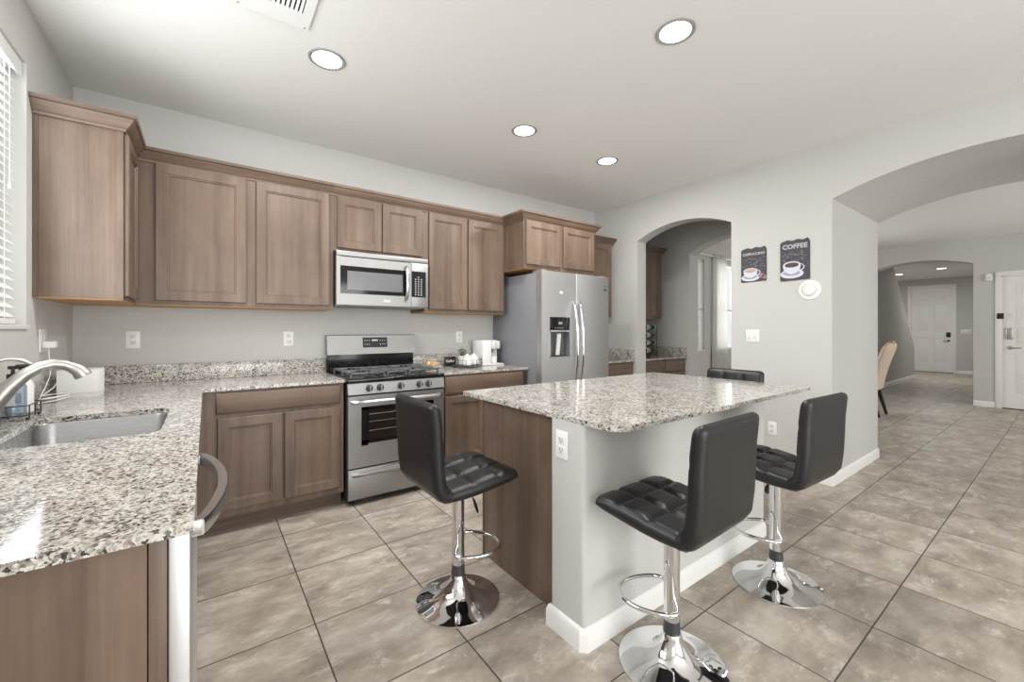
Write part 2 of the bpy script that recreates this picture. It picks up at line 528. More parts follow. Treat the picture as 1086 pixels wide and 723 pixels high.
    def text(self, s, size, place, depth=0.0006, align='CENTER'):
        cu = bpy.data.curves.new('lettering', 'FONT')
        cu.body = s; cu.size = size; cu.align_x = align; cu.extrude = depth; cu.resolution_u = 2; cu.offset = size * 0.03
        ob = bpy.data.objects.new('lettering', cu)
        COL.objects.link(ob)
        dg = bpy.context.evaluated_depsgraph_get(); dg.update()
        me = bpy.data.meshes.new_from_object(ob.evaluated_get(dg))
        vs = [self.bm.verts.new(place(v.co.x, v.co.y, v.co.z)) for v in me.vertices]
        for pl in me.polygons:
            try: self.bm.faces.new([vs[i] for i in pl.vertices])
            except ValueError: pass
        bpy.data.objects.remove(ob); bpy.data.meshes.remove(me); bpy.data.curves.remove(cu)
        self._mark()
        return self

def world_off(o):
    v = Vector((0, 0, 0))
    while o is not None:
        v += o.location
        o = o.parent
    return v

def make(name, mb, mats, parent=None, local=False, smooth=35, weld=False):
    bm = mb.bm
    if weld: bmesh.ops.remove_doubles(bm, verts=bm.verts, dist=1e-5)
    bmesh.ops.recalc_face_normals(bm, faces=bm.faces)
    if parent is None:
        xs = [v.co.x for v in bm.verts]; ys = [v.co.y for v in bm.verts]; zs = [v.co.z for v in bm.verts]
        org = Vector(((min(xs) + max(xs)) / 2, (min(ys) + max(ys)) / 2, min(zs)))
    else:
        org = Vector((0, 0, 0)) if local else world_off(parent)
    if org.length > 0: bmesh.ops.translate(bm, verts=bm.verts, vec=-org)
    me = bpy.data.meshes.new(name)
    bm.to_mesh(me); bm.free()
    for p in me.polygons: p.use_smooth = True
    me.set_sharp_from_angle(angle=math.radians(smooth))
    if not isinstance(mats, (list, tuple)): mats = [mats]
    for m in mats: me.materials.append(M[m])
    o = bpy.data.objects.new(name, me)
    COL.objects.link(o)
    if parent is None: o.location = org
    else: o.parent = parent
    return o

def tag(o, label=None, cat=None, group=None, kind=None):
    if label: o['label'] = label
    if cat: o['category'] = cat
    if group: o['group'] = group
    if kind: o['kind'] = kind
    return o

def thing(name, label, cat, loc=(0, 0, 0), rz=0.0, group=None, kind=None):
    o = bpy.data.objects.new(name, None)
    o.empty_display_size = 0.05
    o.location = loc; o.rotation_euler = (0, 0, rz)
    COL.objects.link(o)
    return tag(o, label, cat, group, kind)

def part(name, mb, mats, parent, label=None, **kw):
    o = make(name, mb, mats, parent, **kw)
    if label: o['label'] = label
    return o

def struct(name, mb, mats, label=None, cat=None, **kw):
    o = make(name, mb, mats, None, **kw)
    return tag(o, label, cat, None, 'structure')

def clone(root, loc, rz, label, group=None, name=None):
    r = root.copy(); COL.objects.link(r)
    r.location = loc; r.rotation_euler = (0, 0, rz); r['label'] = label
    if group: r['group'] = group
    for ch in list(root.children):
        c = ch.copy(); COL.objects.link(c); c.parent = r
        for g in list(ch.children):
            d = g.copy(); COL.objects.link(d); d.parent = c
    return r

def arc_pts(y0, y1, zs, zp, n=24):
    """segmental arch from (y0,zs) to (y1,zs) rising to zp"""
    h = abs(y1 - y0) / 2; rise = zp - zs
    R = (h * h + rise * rise) / (2 * rise)
    cy = (y0 + y1) / 2; cz = zp - R
    a0 = math.asin(h / R)
    sgn = 1 if y1 > y0 else -1
    return [(cy + sgn * R * math.sin(-a0 + 2 * a0 * i / n), cz + R * math.cos(-a0 + 2 * a0 * i / n)) for i in range(n + 1)]

def rrect(x0, x1, y0, y1, r, n=6):
    pts = []
    for cx, cy, a in ((x1 - r, y1 - r, 0), (x0 + r, y1 - r, PI / 2), (x0 + r, y0 + r, PI), (x1 - r, y0 + r, 1.5 * PI)):
        for k in range(n + 1):
            t = a + PI / 2 * k / n
            pts.append((cx + r * math.cos(t), cy + r * math.sin(t)))
    return pts

# ------------------------------------------------------------------ the shell
H = 2.807          # ceiling
XL, XR, YB = -0.677, 4.097, 3.764
XF = 10.368        # far wall of the living room
ZC = 0.914         # counter top
struct('floor', MB().box(-0.9, 18.0, -3.6, 4.1, -0.12, 0.0), 'floor', 'large beige stone-look floor tiles with dark grout', 'floor')
struct('ceiling', MB().box(-0.9, 18.0, -3.6, 4.1, H, H + 0.12), 'ceiling', 'pale textured ceiling', 'ceiling')

# left wall with the sink window
WY0, WY1, WZ0, WZ1 = 1.25, 2.923, 1.285, 2.518
struct('wall_left', MB().plate([(-3.5, 0), (YB, 0), (YB, H), (-3.5, H)],
       [[(WY0, WZ0), (WY1, WZ0), (WY1, WZ1), (WY0, WZ1)], [(-2.5, 0.75), (-0.7, 0.75), (-0.7, 2.2), (-2.5, 2.2)]], 'x', XL - 0.16, XL), 'wall', 'pale grey wall with the window over the sink', 'wall')
# back wall with two dining windows
struct('wall_back', MB().plate([(XL - 0.16, 0), (XF, 0), (XF, H), (XL - 0.16, H)],
       [[(6.55, 0.93), (6.79, 0.93), (6.79, 2.456), (6.55, 2.456)], [(7.08, 0.93), (8.65, 0.93), (8.65, 2.456), (7.08, 2.456)]], 'y', YB, YB + 0.16), 'wall', 'pale grey wall behind the range and cabinets', 'wall')
# right wall: pantry arch and the wide arch
BA0, BA1 = -0.50, 1.187
small1 = [(1.996, 0)] + arc_pts(1.996, 3.089, 2.316, 2.446) + [(3.089, 0)]
big = [(BA0, 0)] + arc_pts(BA0, BA1, 2.338, 2.495) + [(BA1, 0)]
struct('wall_right', MB().prism([(-3.5, 0)] + big + small1 + [(YB, 0), (YB, H), (-3.5, H)], 'x', XR, XR + 0.16), 'wall', 'pale grey wall with an arched pantry doorway and the coffee signs', 'wall')
small2 = [(1.98, 0)] + arc_pts(1.98, 3.085, 2.285, 2.45) + [(3.085, 0)]
struct('wall_pantry', MB().prism([(-3.5, 0)] + big + small2 + [(YB, 0), (YB, H), (-3.5, H)], 'x', 5.2, 5.4), 'wall', 'inner pantry wall with the second arch', 'wall')
struct('wall_passage', MB().prism([(BA0 - 0.14, 0)] + big + [(BA1 + 0.14, 0), (BA1 + 0.14, H), (BA0 - 0.14, H)], 'x', XR + 0.16, 5.2), 'wall', 'deep side and soffit of the wide arch', 'wall')
# living room far wall, hall
farch = [(1.04, 0)] + arc_pts(1.04, 2.40, 2.39, 2.515) + [(2.40, 0)]
FD0, FD1, FDT = -0.19, 0.735, 2.15
struct('wall_far', MB().prism([(-3.5, 0), (FD0, 0), (FD0, FDT), (FD1, FDT), (FD1, 0)] + farch + [(YB, 0), (YB, H), (-3.5, H)], 'x', XF, XF + 0.30), 'wall', 'grey wall with an arch to the entry hall', 'wall')
struct('wall_hall_left', MB().prism([(XF + 0.30, 0), (15.0, 0), (15.0, 0.80), (12.82, H), (XF + 0.30, H)], 'y', 2.55, 2.68), 'wall', 'grey hall wall ending in a slope under the stairs', 'wall')
struct('wall_hall_right', MB().box(XF + 0.30, 17.6, 0.80, 0.92, 0, H), 'wall', 'right wall of the entry hall', 'wall')
ED0, ED1, EDT = 2.155, 3.08, 2.55
struct('wall_hall_end', MB().prism([(0.80, 0), (ED0, 0), (ED0, EDT), (ED1, EDT), (ED1, 0), (4.0, 0), (4.0, H), (0.80, H)], 'x', 17.57, 17.75), 'wall', 'end wall of the hall around the front door', 'wall')
struct('wall_stair', MB().box(12.0, 17.57, 3.95, 4.08, 0, H), 'wall', 'wall beside the stairs', 'wall')
# rear wall behind the camera with wide patio doors
struct('wall_rear', MB().plate([(XL - 0.16, 0), (XF, 0), (XF, H), (XL - 0.16, H)],
       [[(-0.1, 0.06), (3.2, 0.06), (3.2, 2.4), (-0.1, 2.4)], [(6.0, 0.6), (9.2, 0.6), (9.2, 2.3), (6.0, 2.3)]], 'y', -3.5, -3.36), 'wall', 'rear wall with patio doors', 'wall')

# baseboards
BBP = [(0, 0), (0.014, 0), (0.014, 0.068), (0.011, 0.078), (0.006, 0.088), (0, 0.092)]
def baseboard(name, path, side, label):
    struct(name, MB().sweep(path, BBP, side), 'trim', label, 'baseboard')
baseboard('baseboard_right', [(XR, 1.996), (XR, BA1), (5.4, BA1)], 1, 'white baseboard around the wide pier')
baseboard('baseboard_far', [(XF, 1.04), (XF, FD1 + 0.07)], 1, 'white baseboard between far arch and side door')
baseboard('baseboard_hall_left', [(15.0, 2.55), (XF + 0.30, 2.55)], -1, 'white baseboard on the sloped hall wall')
baseboard('baseboard_hall_end', [(17.57, ED0 - 0.07), (17.57, 0.92)], 1, 'white baseboard beside the front door')
baseboard('baseboard_far_right', [(XF, FD0 - 0.07), (XF, -3.36)], 1, 'white baseboard right of the side door')

# ------------------------------------------------------------------ windows and doors
def six_panel(mb, face, plane, u0, u1, z0, z1):
    """door leaf with six raised panels built from nested rectangular rings"""
    W, HH = u1 - u0, z1 - z0
    mb.fbox(face, plane, u0, u1, z0, z1, 0.010, 0.042)
    st = 0.125 * W; mid = (u0 + u1) / 2; ms = 0.06 * W
    rows = [(0.10, 0.40), (0.47, 0.80), (0.845, 0.945)]
    zs = [z0] + [z0 + HH * a for r in rows for a in r] + [z1]
    cols = [(u0 + st, mid - ms), (mid + ms, u1 - st)]
    for a, b in ((u0, u0 + st), (mid - ms, mid + ms), (u1 - st, u1)): mb.fbox(face, plane, a, b, z0, z1, -0.006, 0.012)
    for k in range(0, 8, 2):
        for c0, c1 in cols: mb.fbox(face, plane, c0, c1, zs[k], zs[k + 1], -0.006, 0.012)
    for r0, r1 in rows:
        for c0, c1 in cols:
            a, b, c, d = c0 + 0.03, c1 - 0.03, z0 + HH * r0 + 0.03, z0 + HH * r1 - 0.03
            def P(u, z, dd): return (plane + dd, u, z) if face == '-x' else (u, plane + dd, z)
            rect = lambda i, dd: [P(a + i, c + i, dd), P(b - i, c + i, dd), P(b - i, d - i, dd), P(a + i, d - i, dd)]
            mb.loft([rect(0, 0.012), rect(0, 0.008), rect(0.03, -0.004)])
    return mb

def casing(mb, face, plane, u0, u1, z1, w=0.065):
    mb.fbox(face, plane, u0 - w, u0 + 0.004, 0, z1 + w, -0.016, 0.0, 0.004)
    mb.fbox(face, plane, u1 - 0.004, u1 + w, 0, z1 + w, -0.016, 0.0, 0.004)
    mb.fbox(face, plane, u0 - w, u1 + w, z1 - 0.004, z1 + w, -0.018, 0.0, 0.004)
    mb.fbox(face, plane, u0, u0 + 0.02, 0, z1, 0.0, 0.12)
    mb.fbox(face, plane, u1 - 0.02, u1, 0, z1, 0.0, 0.12)
    mb.fbox(face, plane, u0, u1, z1 - 0.02, z1, 0.0, 0.12)
    return mb

def lever(mb, x, y, z, dirn, r=0.027):
    mb.lathe([(r, 0), (r, -0.010), (0.6 * r, -0.014)], (x, y, z), 'x', 20)
    mb.tube([(x - 0.012, y, z), (x - 0.05, y, z), (x - 0.056, y + dirn * 0.02, z), (x - 0.056, y + dirn * 0.12, z)], 0.010, 10)
    return mb

d1 = thing('door_1', 'white six-panel front door at the end of the hall', 'door', (17.57, (ED0 + ED1) / 2, 0), kind='structure')
part('door_frame', casing(MB(), '-x', 17.57, ED0, ED1, EDT), 'trim', d1)
leaf = part('door_leaf', six_panel(MB(), '-x', 17.60, ED0 + 0.022, ED1 - 0.022, 0.012, EDT - 0.022), 'trim', d1)
part('handle', lever(MB(), 17.60, ED0 + 0.10, 0.95, 1), 'black', d1, 'dark lever handle')
part('keypad_lock', MB().box(17.565, 17.598, ED0 + 0.06, ED0 + 0.15, 1.06, 1.20, 0.006), 'black', d1, 'black square keypad lock')
mbh = MB()
for z in (0.3, 1.3, 2.3): mbh.box(17.585, 17.60, ED1 - 0.03, ED1 - 0.012, z - 0.05, z + 0.05)
part('hinge', mbh, 'smartlock', d1)
part('threshold', MB().box(17.55, 17.70, ED0, ED1, 0.0, 0.012), 'dark', d1)

d2 = thing('door_2', 'white panelled side door at the right edge', 'door', (XF, (FD0 + FD1) / 2, 0), kind='structure')
part('door_frame', casing(MB(), '-x', XF, FD0, FD1, FDT), 'trim', d2)
part('door_leaf', six_panel(MB(), '-x', XF + 0.03, FD0 + 0.022, FD1 - 0.022, 0.012, FDT - 0.022), 'trim', d2)
part('handle', lever(MB(), XF + 0.03, FD1 - 0.09, 0.985, -1, 0.03), 'smartlock', d2, 'satin nickel lever handle')
part('keypad_lock', MB().box(XF - 0.012, XF + 0.027, FD1 - 0.125, FD1 - 0.05, 1.12, 1.30, 0.012, 3), 'smartlock', d2, 'rounded satin nickel lock housing')
part('threshold', MB().box(XF, XF + 0.14, FD0, FD1, 0.0, 0.012), 'dark', d2)
part('door_sensor', MB().box(XF - 0.03, XF - 0.012, FD1 - 0.03, FD1 + 0.045, 1.45, 1.54, 0.005), 'black', d2, 'small black contact sensor')

def window(name, axis, plane, u0, u1, z0, z1, out, label, mull=None, depth=0.12):
    """plane: room face of wall, out: +1/-1 direction towards outside along axis"""
    ux = (u0 + u1) / 2
    loc = (ux, plane + out * 0.1, z0) if axis == 'y' else (plane + out * 0.1, ux, z0)
    t = thing(name, label, 'window', loc, kind='structure')
    def bx(mb, a, b, c, d, e, f):
        p, q = sorted((plane + out * e, plane + out * f))
        if axis == 'y': mb.box(a, b, p, q, c, d, 0.004)
        else: mb.box(p, q, a, b, c, d, 0.004)
    fr = MB(); w = 0.035
    bx(fr, u0, u0 + w, z0, z1, depth - 0.03, depth + 0.03); bx(fr, u1 - w, u1, z0, z1, depth - 0.03, depth + 0.03)
    bx(fr, u0, u1, z0, z0 + w, depth - 0.03, depth + 0.03); bx(fr, u0, u1, z1 - w, z1, depth - 0.03, depth + 0.03)
    if mull: bx(fr, u0, u1, mull - 0.02, mull + 0.02, depth - 0.03, depth + 0.03)
    part('window_frame', fr, 'trim', t)
    g = MB(); bx(g, u0 + 0.03, u1 - 0.03, z0 + 0.03, z1 - 0.03, depth - 0.002, depth + 0.002)
    part('pane', g, 'glass', t)
    s = MB(); bx(s, u0, u1, z0 - 0.012, z0 + 0.008, -0.012, depth - 0.03)
    part('window_sill', s, 'trim', t)
    return t
window('window_1', 'x', XL, WY0, WY1, WZ0, WZ1, -1, 'white framed window behind the blind over the sink', None, 0.12)
window('window_2', 'y', YB, 6.55, 6.79, 0.93, 2.456, 1, 'narrow white framed window left of the curtain', 1.62, 0.045)
window('window_3', 'y', YB, 7.08, 8.65, 0.93, 2.456, 1, 'white framed window partly behind the curtain', 1.62, 0.045)
pd = thing('window_4', 'wide patio doors behind the camera', 'patio door', (1.55, -3.43, 0.06), kind='structure')
fr = MB()
for a in (-0.1, 1.5, 3.12): fr.box(a, a + 0.08, -3.46, -3.40, 0.06, 2.4, 0.004)
for z in (0.06, 2.32): fr.box(-0.1, 3.2, -3.46, -3.40, z, z + 0.08, 0.004)
part('window_frame', fr, 'trim', pd)

# blind over the sink
bl = thing('window_blind', 'white slatted blind hanging over the sink window', 'blind', (XL - 0.03, (WY0 + WY1) / 2, WZ0 + 0.03))
mb = MB()
nsl = 27
for i in range(nsl):
    z = WZ0 + 0.06 + i * (WZ1 - WZ0 - 0.15) / (nsl - 1)
    a = math.radians(38)
    c, s = 0.024 * math.cos(a), 0.024 * math.sin(a)
    xc = XL - 0.055
    th = 0.0013
    mb.loft([[(xc - c, y, z + s - th), (xc, y, z - th + 0.003), (xc + c, y, z - s - th), (xc + c, y, z - s + th), (xc, y, z + th + 0.003), (xc - c, y, z + s + th)] for y in (WY0 + 0.012, WY1 - 0.012)])
part('slats', mb, 'blind', bl)
part('valance', MB().box(XL - 0.026, XL - 0.012, WY0 + 0.006, WY1 - 0.006, WZ1 - 0.075, WZ1 - 0.002, 0.004), 'blind', bl)
part('head_rail', MB().box(XL - 0.085, XL - 0.03, WY0 + 0.01, WY1 - 0.01, WZ1 - 0.045, WZ1 - 0.004), 'blind', bl)
part('bottom_rail', MB().box(XL - 0.08, XL - 0.03, WY0 + 0.012, WY1 - 0.012, WZ0 + 0.012, WZ0 + 0.036, 0.006), 'blind', bl)
for y in (WY0 + 0.25, 2.1, WY1 - 0.16):
    part('ladder_cord', MB().tube([(XL - 0.027, y, WZ0 + 0.03), (XL - 0.027, y, WZ1 - 0.05)], 0.0014, 6), 'blind', bl)
mb = MB().tube([(XL - 0.022, WY1 - 0.12, WZ1 - 0.06), (XL - 0.022, WY1 - 0.12, 1.93)], 0.0015, 6)
mb.lathe([(0.002, 0.02), (0.005, 0.0), (0.006, -0.014), (0.003, -0.018)], (XL - 0.022, WY1 - 0.12, 1.91), 'z', 12)
part('pull_cord', mb, 'blind', bl)

# ------------------------------------------------------------------ cabinets
CROWN = [(-0.004, 2.318), (0.008, 2.318), (0.011, 2.330), (0.020, 2.336), (0.040, 2.366), (0.046, 2.376), (0.056, 2.380), (0.058, 2.398), (-0.004, 2.398)]
YU = 3.449         # face frame of the wall cabinets (doors 20 mm in front)
ZU = 1.43

def wall_cab(label, x0, x1, z0, doors, front=YU, crown=None, cl=None, raw=True, door_z0=None):
    t = thing('wall_cabinet', label, 'cabinet', ((x0 + x1) / 2, (front + YB) / 2, z0))
    b = MB().box(x0, x1, front, YB - 0.001, z0 + 0.002, 2.33)
    part('body', b, 'wood', t)
    if raw:
        part('underside', MB().box(x0 + 0.004, x1 - 0.004, front + 0.012, YB - 0.003, z0 - 0.004, z0 + 0.002), 'raw', t, 'unstained tan underside')
    for (u0, u1, a, bz) in doors:
        part('door', MB().panel_door('-y', front - 0.02, u0, u1, a, bz), 'wood', t)
    if crown:
        part('crown_molding', MB().sweep(crown, CROWN, 1 if cl is None else cl), 'wood_x', t)
    return t

# corner cabinet on the left wall (end panel towards the camera, door facing right)
LY, LX = 3.0, -0.352
t = thing('wall_cabinet', 'corner wall cabinet beside the window, its plain end panel facing the camera', 'cabinet', ((XL + LX) / 2, 3.3, ZU))
part('body', MB().box(XL + 0.001, LX, LY + 0.006, YB - 0.001, ZU + 0.002, 2.33), 'wood', t)
mb = MB().box(XL + 0.001, XL + 0.019, LY, LY + 0.006, ZU, 2.33).box(LX - 0.026, LX, LY, LY + 0.006, ZU, 2.33)
part('face_frame', mb, 'wood', t)
part('underside', MB().box(XL + 0.004, LX - 0.004, LY + 0.012, YB - 0.003, ZU - 0.004, ZU + 0.002), 'raw', t, 'unstained tan underside')
part('door', MB().panel_door('+x', LX + 0.02, LY + 0.012, YU - 0.03, ZU + 0.022, 2.31), 'wood', t)
part('crown_molding', MB().sweep([(XL + 0.001, LY), (LX, LY), (LX, YU)], CROWN, 1), 'wood_x', t)

wall_cab('wide two-door wall cabinet between the corner and the microwave', LX, 0.797, ZU,
         [(-0.257, 0.223, 1.457, 2.318), (0.283, 0.764, 1.457, 2.318)], crown=[(LX, YU), (0.797, YU)])
wall_cab('short two-door wall cabinet directly above the microwave', 0.797, 1.559, 1.888,
         [(0.822, 1.171, 1.915, 2.318), (1.18, 1.532, 1.915, 2.318)], crown=[(0.797, YU), (1.559, YU)], raw=False)
wall_cab('narrow two-door wall cabinet between microwave and fridge', 1.559, 2.424, ZU,
         [(1.599, 1.985, 1.457, 2.318), (2.002, 2.399, 1.457, 2.318)], crown=[(1.559, YU), (2.424, YU)])
FY = 3.125
wall_cab('deep two-door cabinet above the refrigerator', 2.424, 3.40, 1.862,
         [(2.447, 2.895, 1.90, 2.318), (2.925, 3.372, 1.90, 2.318)], front=FY,
         crown=[(2.424, YU), (2.424, FY), (3.40, FY), (3.40, YU)])
wall_cab('single-door wall cabinet right of the refrigerator', 3.40, 4.06, ZU,
         [(3.43, 4.035, 1.457, 2.318)], crown=[(3.40, YU), (4.06, YU), (4.06, YB - 0.002)])
wall_cab('wall cabinet inside the pantry behind the arch', 4.27, 5.10, ZU,
         [(4.30, 4.68, 1.457, 2.318), (4.69, 5.07, 1.457, 2.318)], crown=[(4.27, YU), (5.10, YU), (5.10, YB - 0.002)])

YC = 3.145         # face frame of base cabinets
def base_cab(label, x0, x1, drawers, doors, yf=YC):
    t = thing('base_cabinet', label, 'cabinet', ((x0 + x1) / 2, (yf + YB) / 2, 0))
    part('body', MB().box(x0, x1, yf, YB - 0.001, 0.105, 0.892), 'wood', t)
    part('toe_kick', MB().box(x0, x1, yf + 0.07, YB - 0.01, 0.0, 0.105), 'wood_x', t)
    for d in drawers: part('drawer_front', MB().slab_front('-y', yf - 0.02, *d), 'wood_x', t)
    for d in doors: part('door', MB().panel_door('-y', yf - 0.02, *d), 'wood', t)
    return t
base_cab('base cabinet left of the range with one wide drawer over two doors', -0.045, 0.796,
         [(0.048, 0.770, 0.749, 0.880)], [(0.055, 0.405, 0.150, 0.722), (0.419, 0.768, 0.150, 0.722)])
base_cab('base cabinet between range and refrigerator', 1.572, 2.44,
         [(1.60, 2.415, 0.735, 0.880)], [(1.60, 2.0, 0.150, 0.71), (2.015, 2.415, 0.150, 0.71)])
base_cab('short base cabinet right of the refrigerator', 3.44, 4.09,
         [(3.47, 4.06, 0.735, 0.880)], [(3.47, 4.06, 0.150, 0.71)])
base_cab('base cabinet inside the pantry under the wine rack', 4.27, 5.17,
         [(4.30, 4.71, 0.735, 0.880), (4.73, 5.14, 0.735, 0.880)], [(4.30, 4.71, 0.150, 0.71), (4.73, 5.14, 0.150, 0.71)])

# left run: sink cabinet, dishwasher, end panel
XC = -0.060        # face plane of the left run
t = thing('sink_cabinet', 'base cabinet under the sink, facing right into the corner', 'cabinet', (-0.37, 2.44, 0))
mb = MB().box(XC - 0.018, XC, 1.712, YC - 0.002, 0.105, 0.892).box(XL + 0.001, XC - 0.018, 1.712, 1.73, 0.105, 0.892)
mb.box(XL + 0.001, XC - 0.018, 1.73, YC - 0.002, 0.105, 0.125)
part('body', mb, 'wood', t)
part('toe_kick', MB().box(XL + 0.01, XC - 0.07, 1.73, YC + 0.05, 0.0, 0.105), 'wood_y', t)
part('false_drawer_front', MB().slab_front('+x', XC + 0.02, 1.74, 2.72, 0.749, 0.880), 'wood_y', t)
part('door', MB().panel_door('+x', XC + 0.02, 1.74, 2.22, 0.150, 0.722), 'wood', t)
part('door', MB().panel_door('+x', XC + 0.02, 2.24, 2.72, 0.150, 0.722), 'wood', t)

t = thing('end_panel', 'tall wooden end panel closing the left counter, nearest the camera', 'cabinet panel', (-0.37, 1.0, 0))
part('panel', MB().box(XL + 0.001, -0.086, 0.997, 1.02, 0.0, 0.892), 'wood', t)
part('edge_stile', MB().box(-0.084, -0.058, 0.993, 1.02, 0.0, 0.892, 0.002), 'wood', t)

t = thing('dishwasher', 'stainless dishwasher under the left counter with bowed handle', 'dishwasher', (-0.35, 1.36, 0))
part('tub', MB().box(XL + 0.02, -0.060, 1.022, 1.70, 0.10, 0.886), 'greyside', t)
part('door', MB().box(-0.057, -0.024, 0.997, 1.70, 0.115, 0.886, 0.004), 'steel_v', t)
part('toe_kick', MB().box(-0.13, -0.10, 1.022, 1.70, 0.0, 0.10), 'black', t)
hp = []
for i in range(25):
    k = i / 24
    y = 1.115 + k * 0.595
    hp.append((-0.014 + 0.052 * math.sin(PI * k) ** 0.75, y, 0.848))
mb = MB()
rings = []
for i, (x, y, z) in enumerate(hp):
    a = 0.011
    rings.append([(x - a, y, z - 0.017), (x + a - 0.002, y, z - 0.017), (x + a, y, z - 0.012), (x + a, y, z + 0.012), (x + a - 0.002, y, z + 0.017), (x - a, y, z + 0.017)])
mb.loft(rings)
mb.box(-0.026, -0.006, 1.114, 1.132, 0.833, 0.863, 0.003).box(-0.026, -0.006, 1.692, 1.710, 0.833, 0.863, 0.003)
part('handle', mb, 'bright', t, 'bowed metal bar handle')

# ------------------------------------------------------------------ counters
def counter_edge(mb):
    bm = mb.bm
    es = [e for e in bm.edges if len(e.link_faces) == 2 and abs(e.calc_face_angle(0) - PI / 2) < 0.35 and
          abs(e.verts[0].co.z - e.verts[1].co.z) < 1e-5 and abs(e.verts[0].co.z - ZC) < 1e-4]
    if es: bmesh.ops.bevel(bm, geom=es, offset=0.006, segments=3, affect='EDGES', profile=0.5, clamp_overlap=True)
    mb._mark()
    return mb

SX0, SX1, SY0, SY1 = -0.545, -0.130, 1.90, 2.475
sink_hole = rrect(SX0, SX1, SY0, SY1, 0.055)
outer = [(XL + 0.001, 0.972), (-0.026, 0.972), (-0.018, 0.980), (-0.018, 3.119), (0.800, 3.119), (0.800, YB - 0.001), (XL + 0.001, YB - 0.001)]
tag(make('countertop', counter_edge(MB().plate(outer, [sink_hole], 'z', 0.894, ZC)), 'granite'), 'speckled granite L-shaped countertop with the sink, left foreground', 'countertop')
def splash(label, x0, x1, y0, y1, z1=1.034):
    tag(make('backsplash', MB().box(x0, x1, y0, y1, ZC + 0.0005, z1, 0.003), 'granite'), label, 'backsplash')
splash('low granite backsplash strip along the wall under the sink window', XL + 0.001, XL + 0.021, 0.98, YB - 0.022, 1.016)
splash('long low granite backsplash strip left of the range, behind the white box', XL + 0.001, 0.800, YB - 0.021, YB - 0.001)

def back_counter(label, x0, x1):
    return tag(make('countertop', counter_edge(MB().plate([(x0, 3.119), (x1, 3.119), (x1, YB - 0.001), (x0, YB - 0.001)], [], 'z', 0.894, ZC)), 'granite'), label, 'countertop')
back_counter('granite countertop between range and refrigerator', 1.570, 2.475)
splash('low granite backsplash strip between range and refrigerator', 1.570, 2.475, YB - 0.021, YB - 0.001)
back_counter('granite countertop right of the refrigerator', 3.44, XR - 0.001)
splash('granite backsplash strip on the side wall between refrigerator and pantry arch', XR - 0.021, XR - 0.001, 3.125, YB - 0.001)
back_counter('granite countertop inside the pantry', 4.262, 5.199)
splash('granite backsplash strip at the far end of the pantry counter', 5.179, 5.199, 3.125, YB - 0.001)
splash('granite backsplash strip behind the wine rack', 4.262, 5.178, YB - 0.021, YB - 0.001)

# ------------------------------------------------------------------ sink and taps
sk = thing('sink', 'stainless undermount sink set in the left granite counter', 'sink', ((SX0 + SX1) / 2, (SY0 + SY1) / 2, 0.70))
def rz_(o, z, r=0.055): return [(x, y, z) for x, y in rrect(SX0 - o, SX1 + o, SY0 - o, SY1 + o, max(r + o, 0.01))]
part('bowl', MB().loft([rz_(-0.01, 0.690), rz_(0.006, 0.700), rz_(0.008, 0.886), rz_(0.022, 0.887), rz_(0.022, 0.8935), rz_(0.003, 0.8935),
                        rz_(0.0, 0.888), rz_(-0.006, 0.735), rz_(-0.014, 0.712), rz_(-0.03, 0.703), rz_(-0.06, 0.701, 0.08)]), 'sink', sk)
mb = MB().lathe([(0.045, 0.0), (0.045, 0.004), (0.038, 0.005), (0.034, 0.001), (0.01, 0.001)], (-0.34, 2.2, 0.701), 'z', 28)
part('drain', mb, 'bright', sk)

fx, fy = -0.600, 2.185
fc = thing('faucet', 'brushed nickel pull-down kitchen faucet arching over the sink', 'faucet', (fx, fy, ZC))
part('base', MB().lathe([(0.034, 0.0), (0.034, 0.006), (0.030, 0.012), (0.027, 0.05), (0.026, 0.105), (0.020, 0.118)], (fx, fy, ZC), 'z', 28), 'nickel', fc)
sp, sr = [], []
ctrl = [(0.0, 0.06, 0.027), (0.024, 0.112, 0.026), (0.052, 0.158, 0.0235), (0.086, 0.199, 0.0205), (0.120, 0.223, 0.0185), (0.152, 0.232, 0.0175), (0.178, 0.228, 0.0175), (0.198, 0.216, 0.0185)]
for dx, dz, r in ctrl:
    sp.append((fx + dx, fy + 0.22 * dx, ZC + dz)); sr.append(r)
part('spout', MB().tube(sp, sr, 18), 'nickel', fc)
e = sp[-1]
hd = [(e[0] - 0.004, e[1], e[2] + 0.003), (e[0] + 0.014, e[1] + 0.003, e[2] - 0.010), (e[0] + 0.025, e[1] + 0.005, e[2] - 0.026), (e[0] + 0.029, e[1] + 0.006, e[2] - 0.034)]
part('spray_head', MB().tube(hd, [0.0185, 0.022, 0.026, 0.025], 18), 'nickel', fc)
part('lever_handle', MB().tube([(fx, fy - 0.024, ZC + 0.075), (fx + 0.01, fy - 0.05, ZC + 0.085), (fx + 0.02, fy - 0.10, ZC + 0.11)], [0.014, 0.010, 0.007], 12), 'nickel', fc)

gx, gy = -0.640, 2.30
ft = thing('water_tap', 'slim brushed nickel drinking-water tap behind the main faucet', 'faucet', (gx, gy, ZC))
part('base', MB().lathe([(0.020, 0), (0.020, 0.008), (0.012, 0.014), (0.010, 0.06), (0.007, 0.066)], (gx, gy, ZC), 'z', 20), 'nickel', ft)
pts = [(gx, gy, ZC + 0.05), (gx, gy, ZC + 0.185)]
for k in range(1, 13):
    a = PI - PI * 0.78 * k / 12
    pts.append((gx + 0.062 + 0.062 * math.cos(a), gy + 0.035 * k / 12, ZC + 0.188 + 0.062 * math.sin(a)))
part('spout', MB().tube(pts, 0.0065, 10), 'nickel', ft)

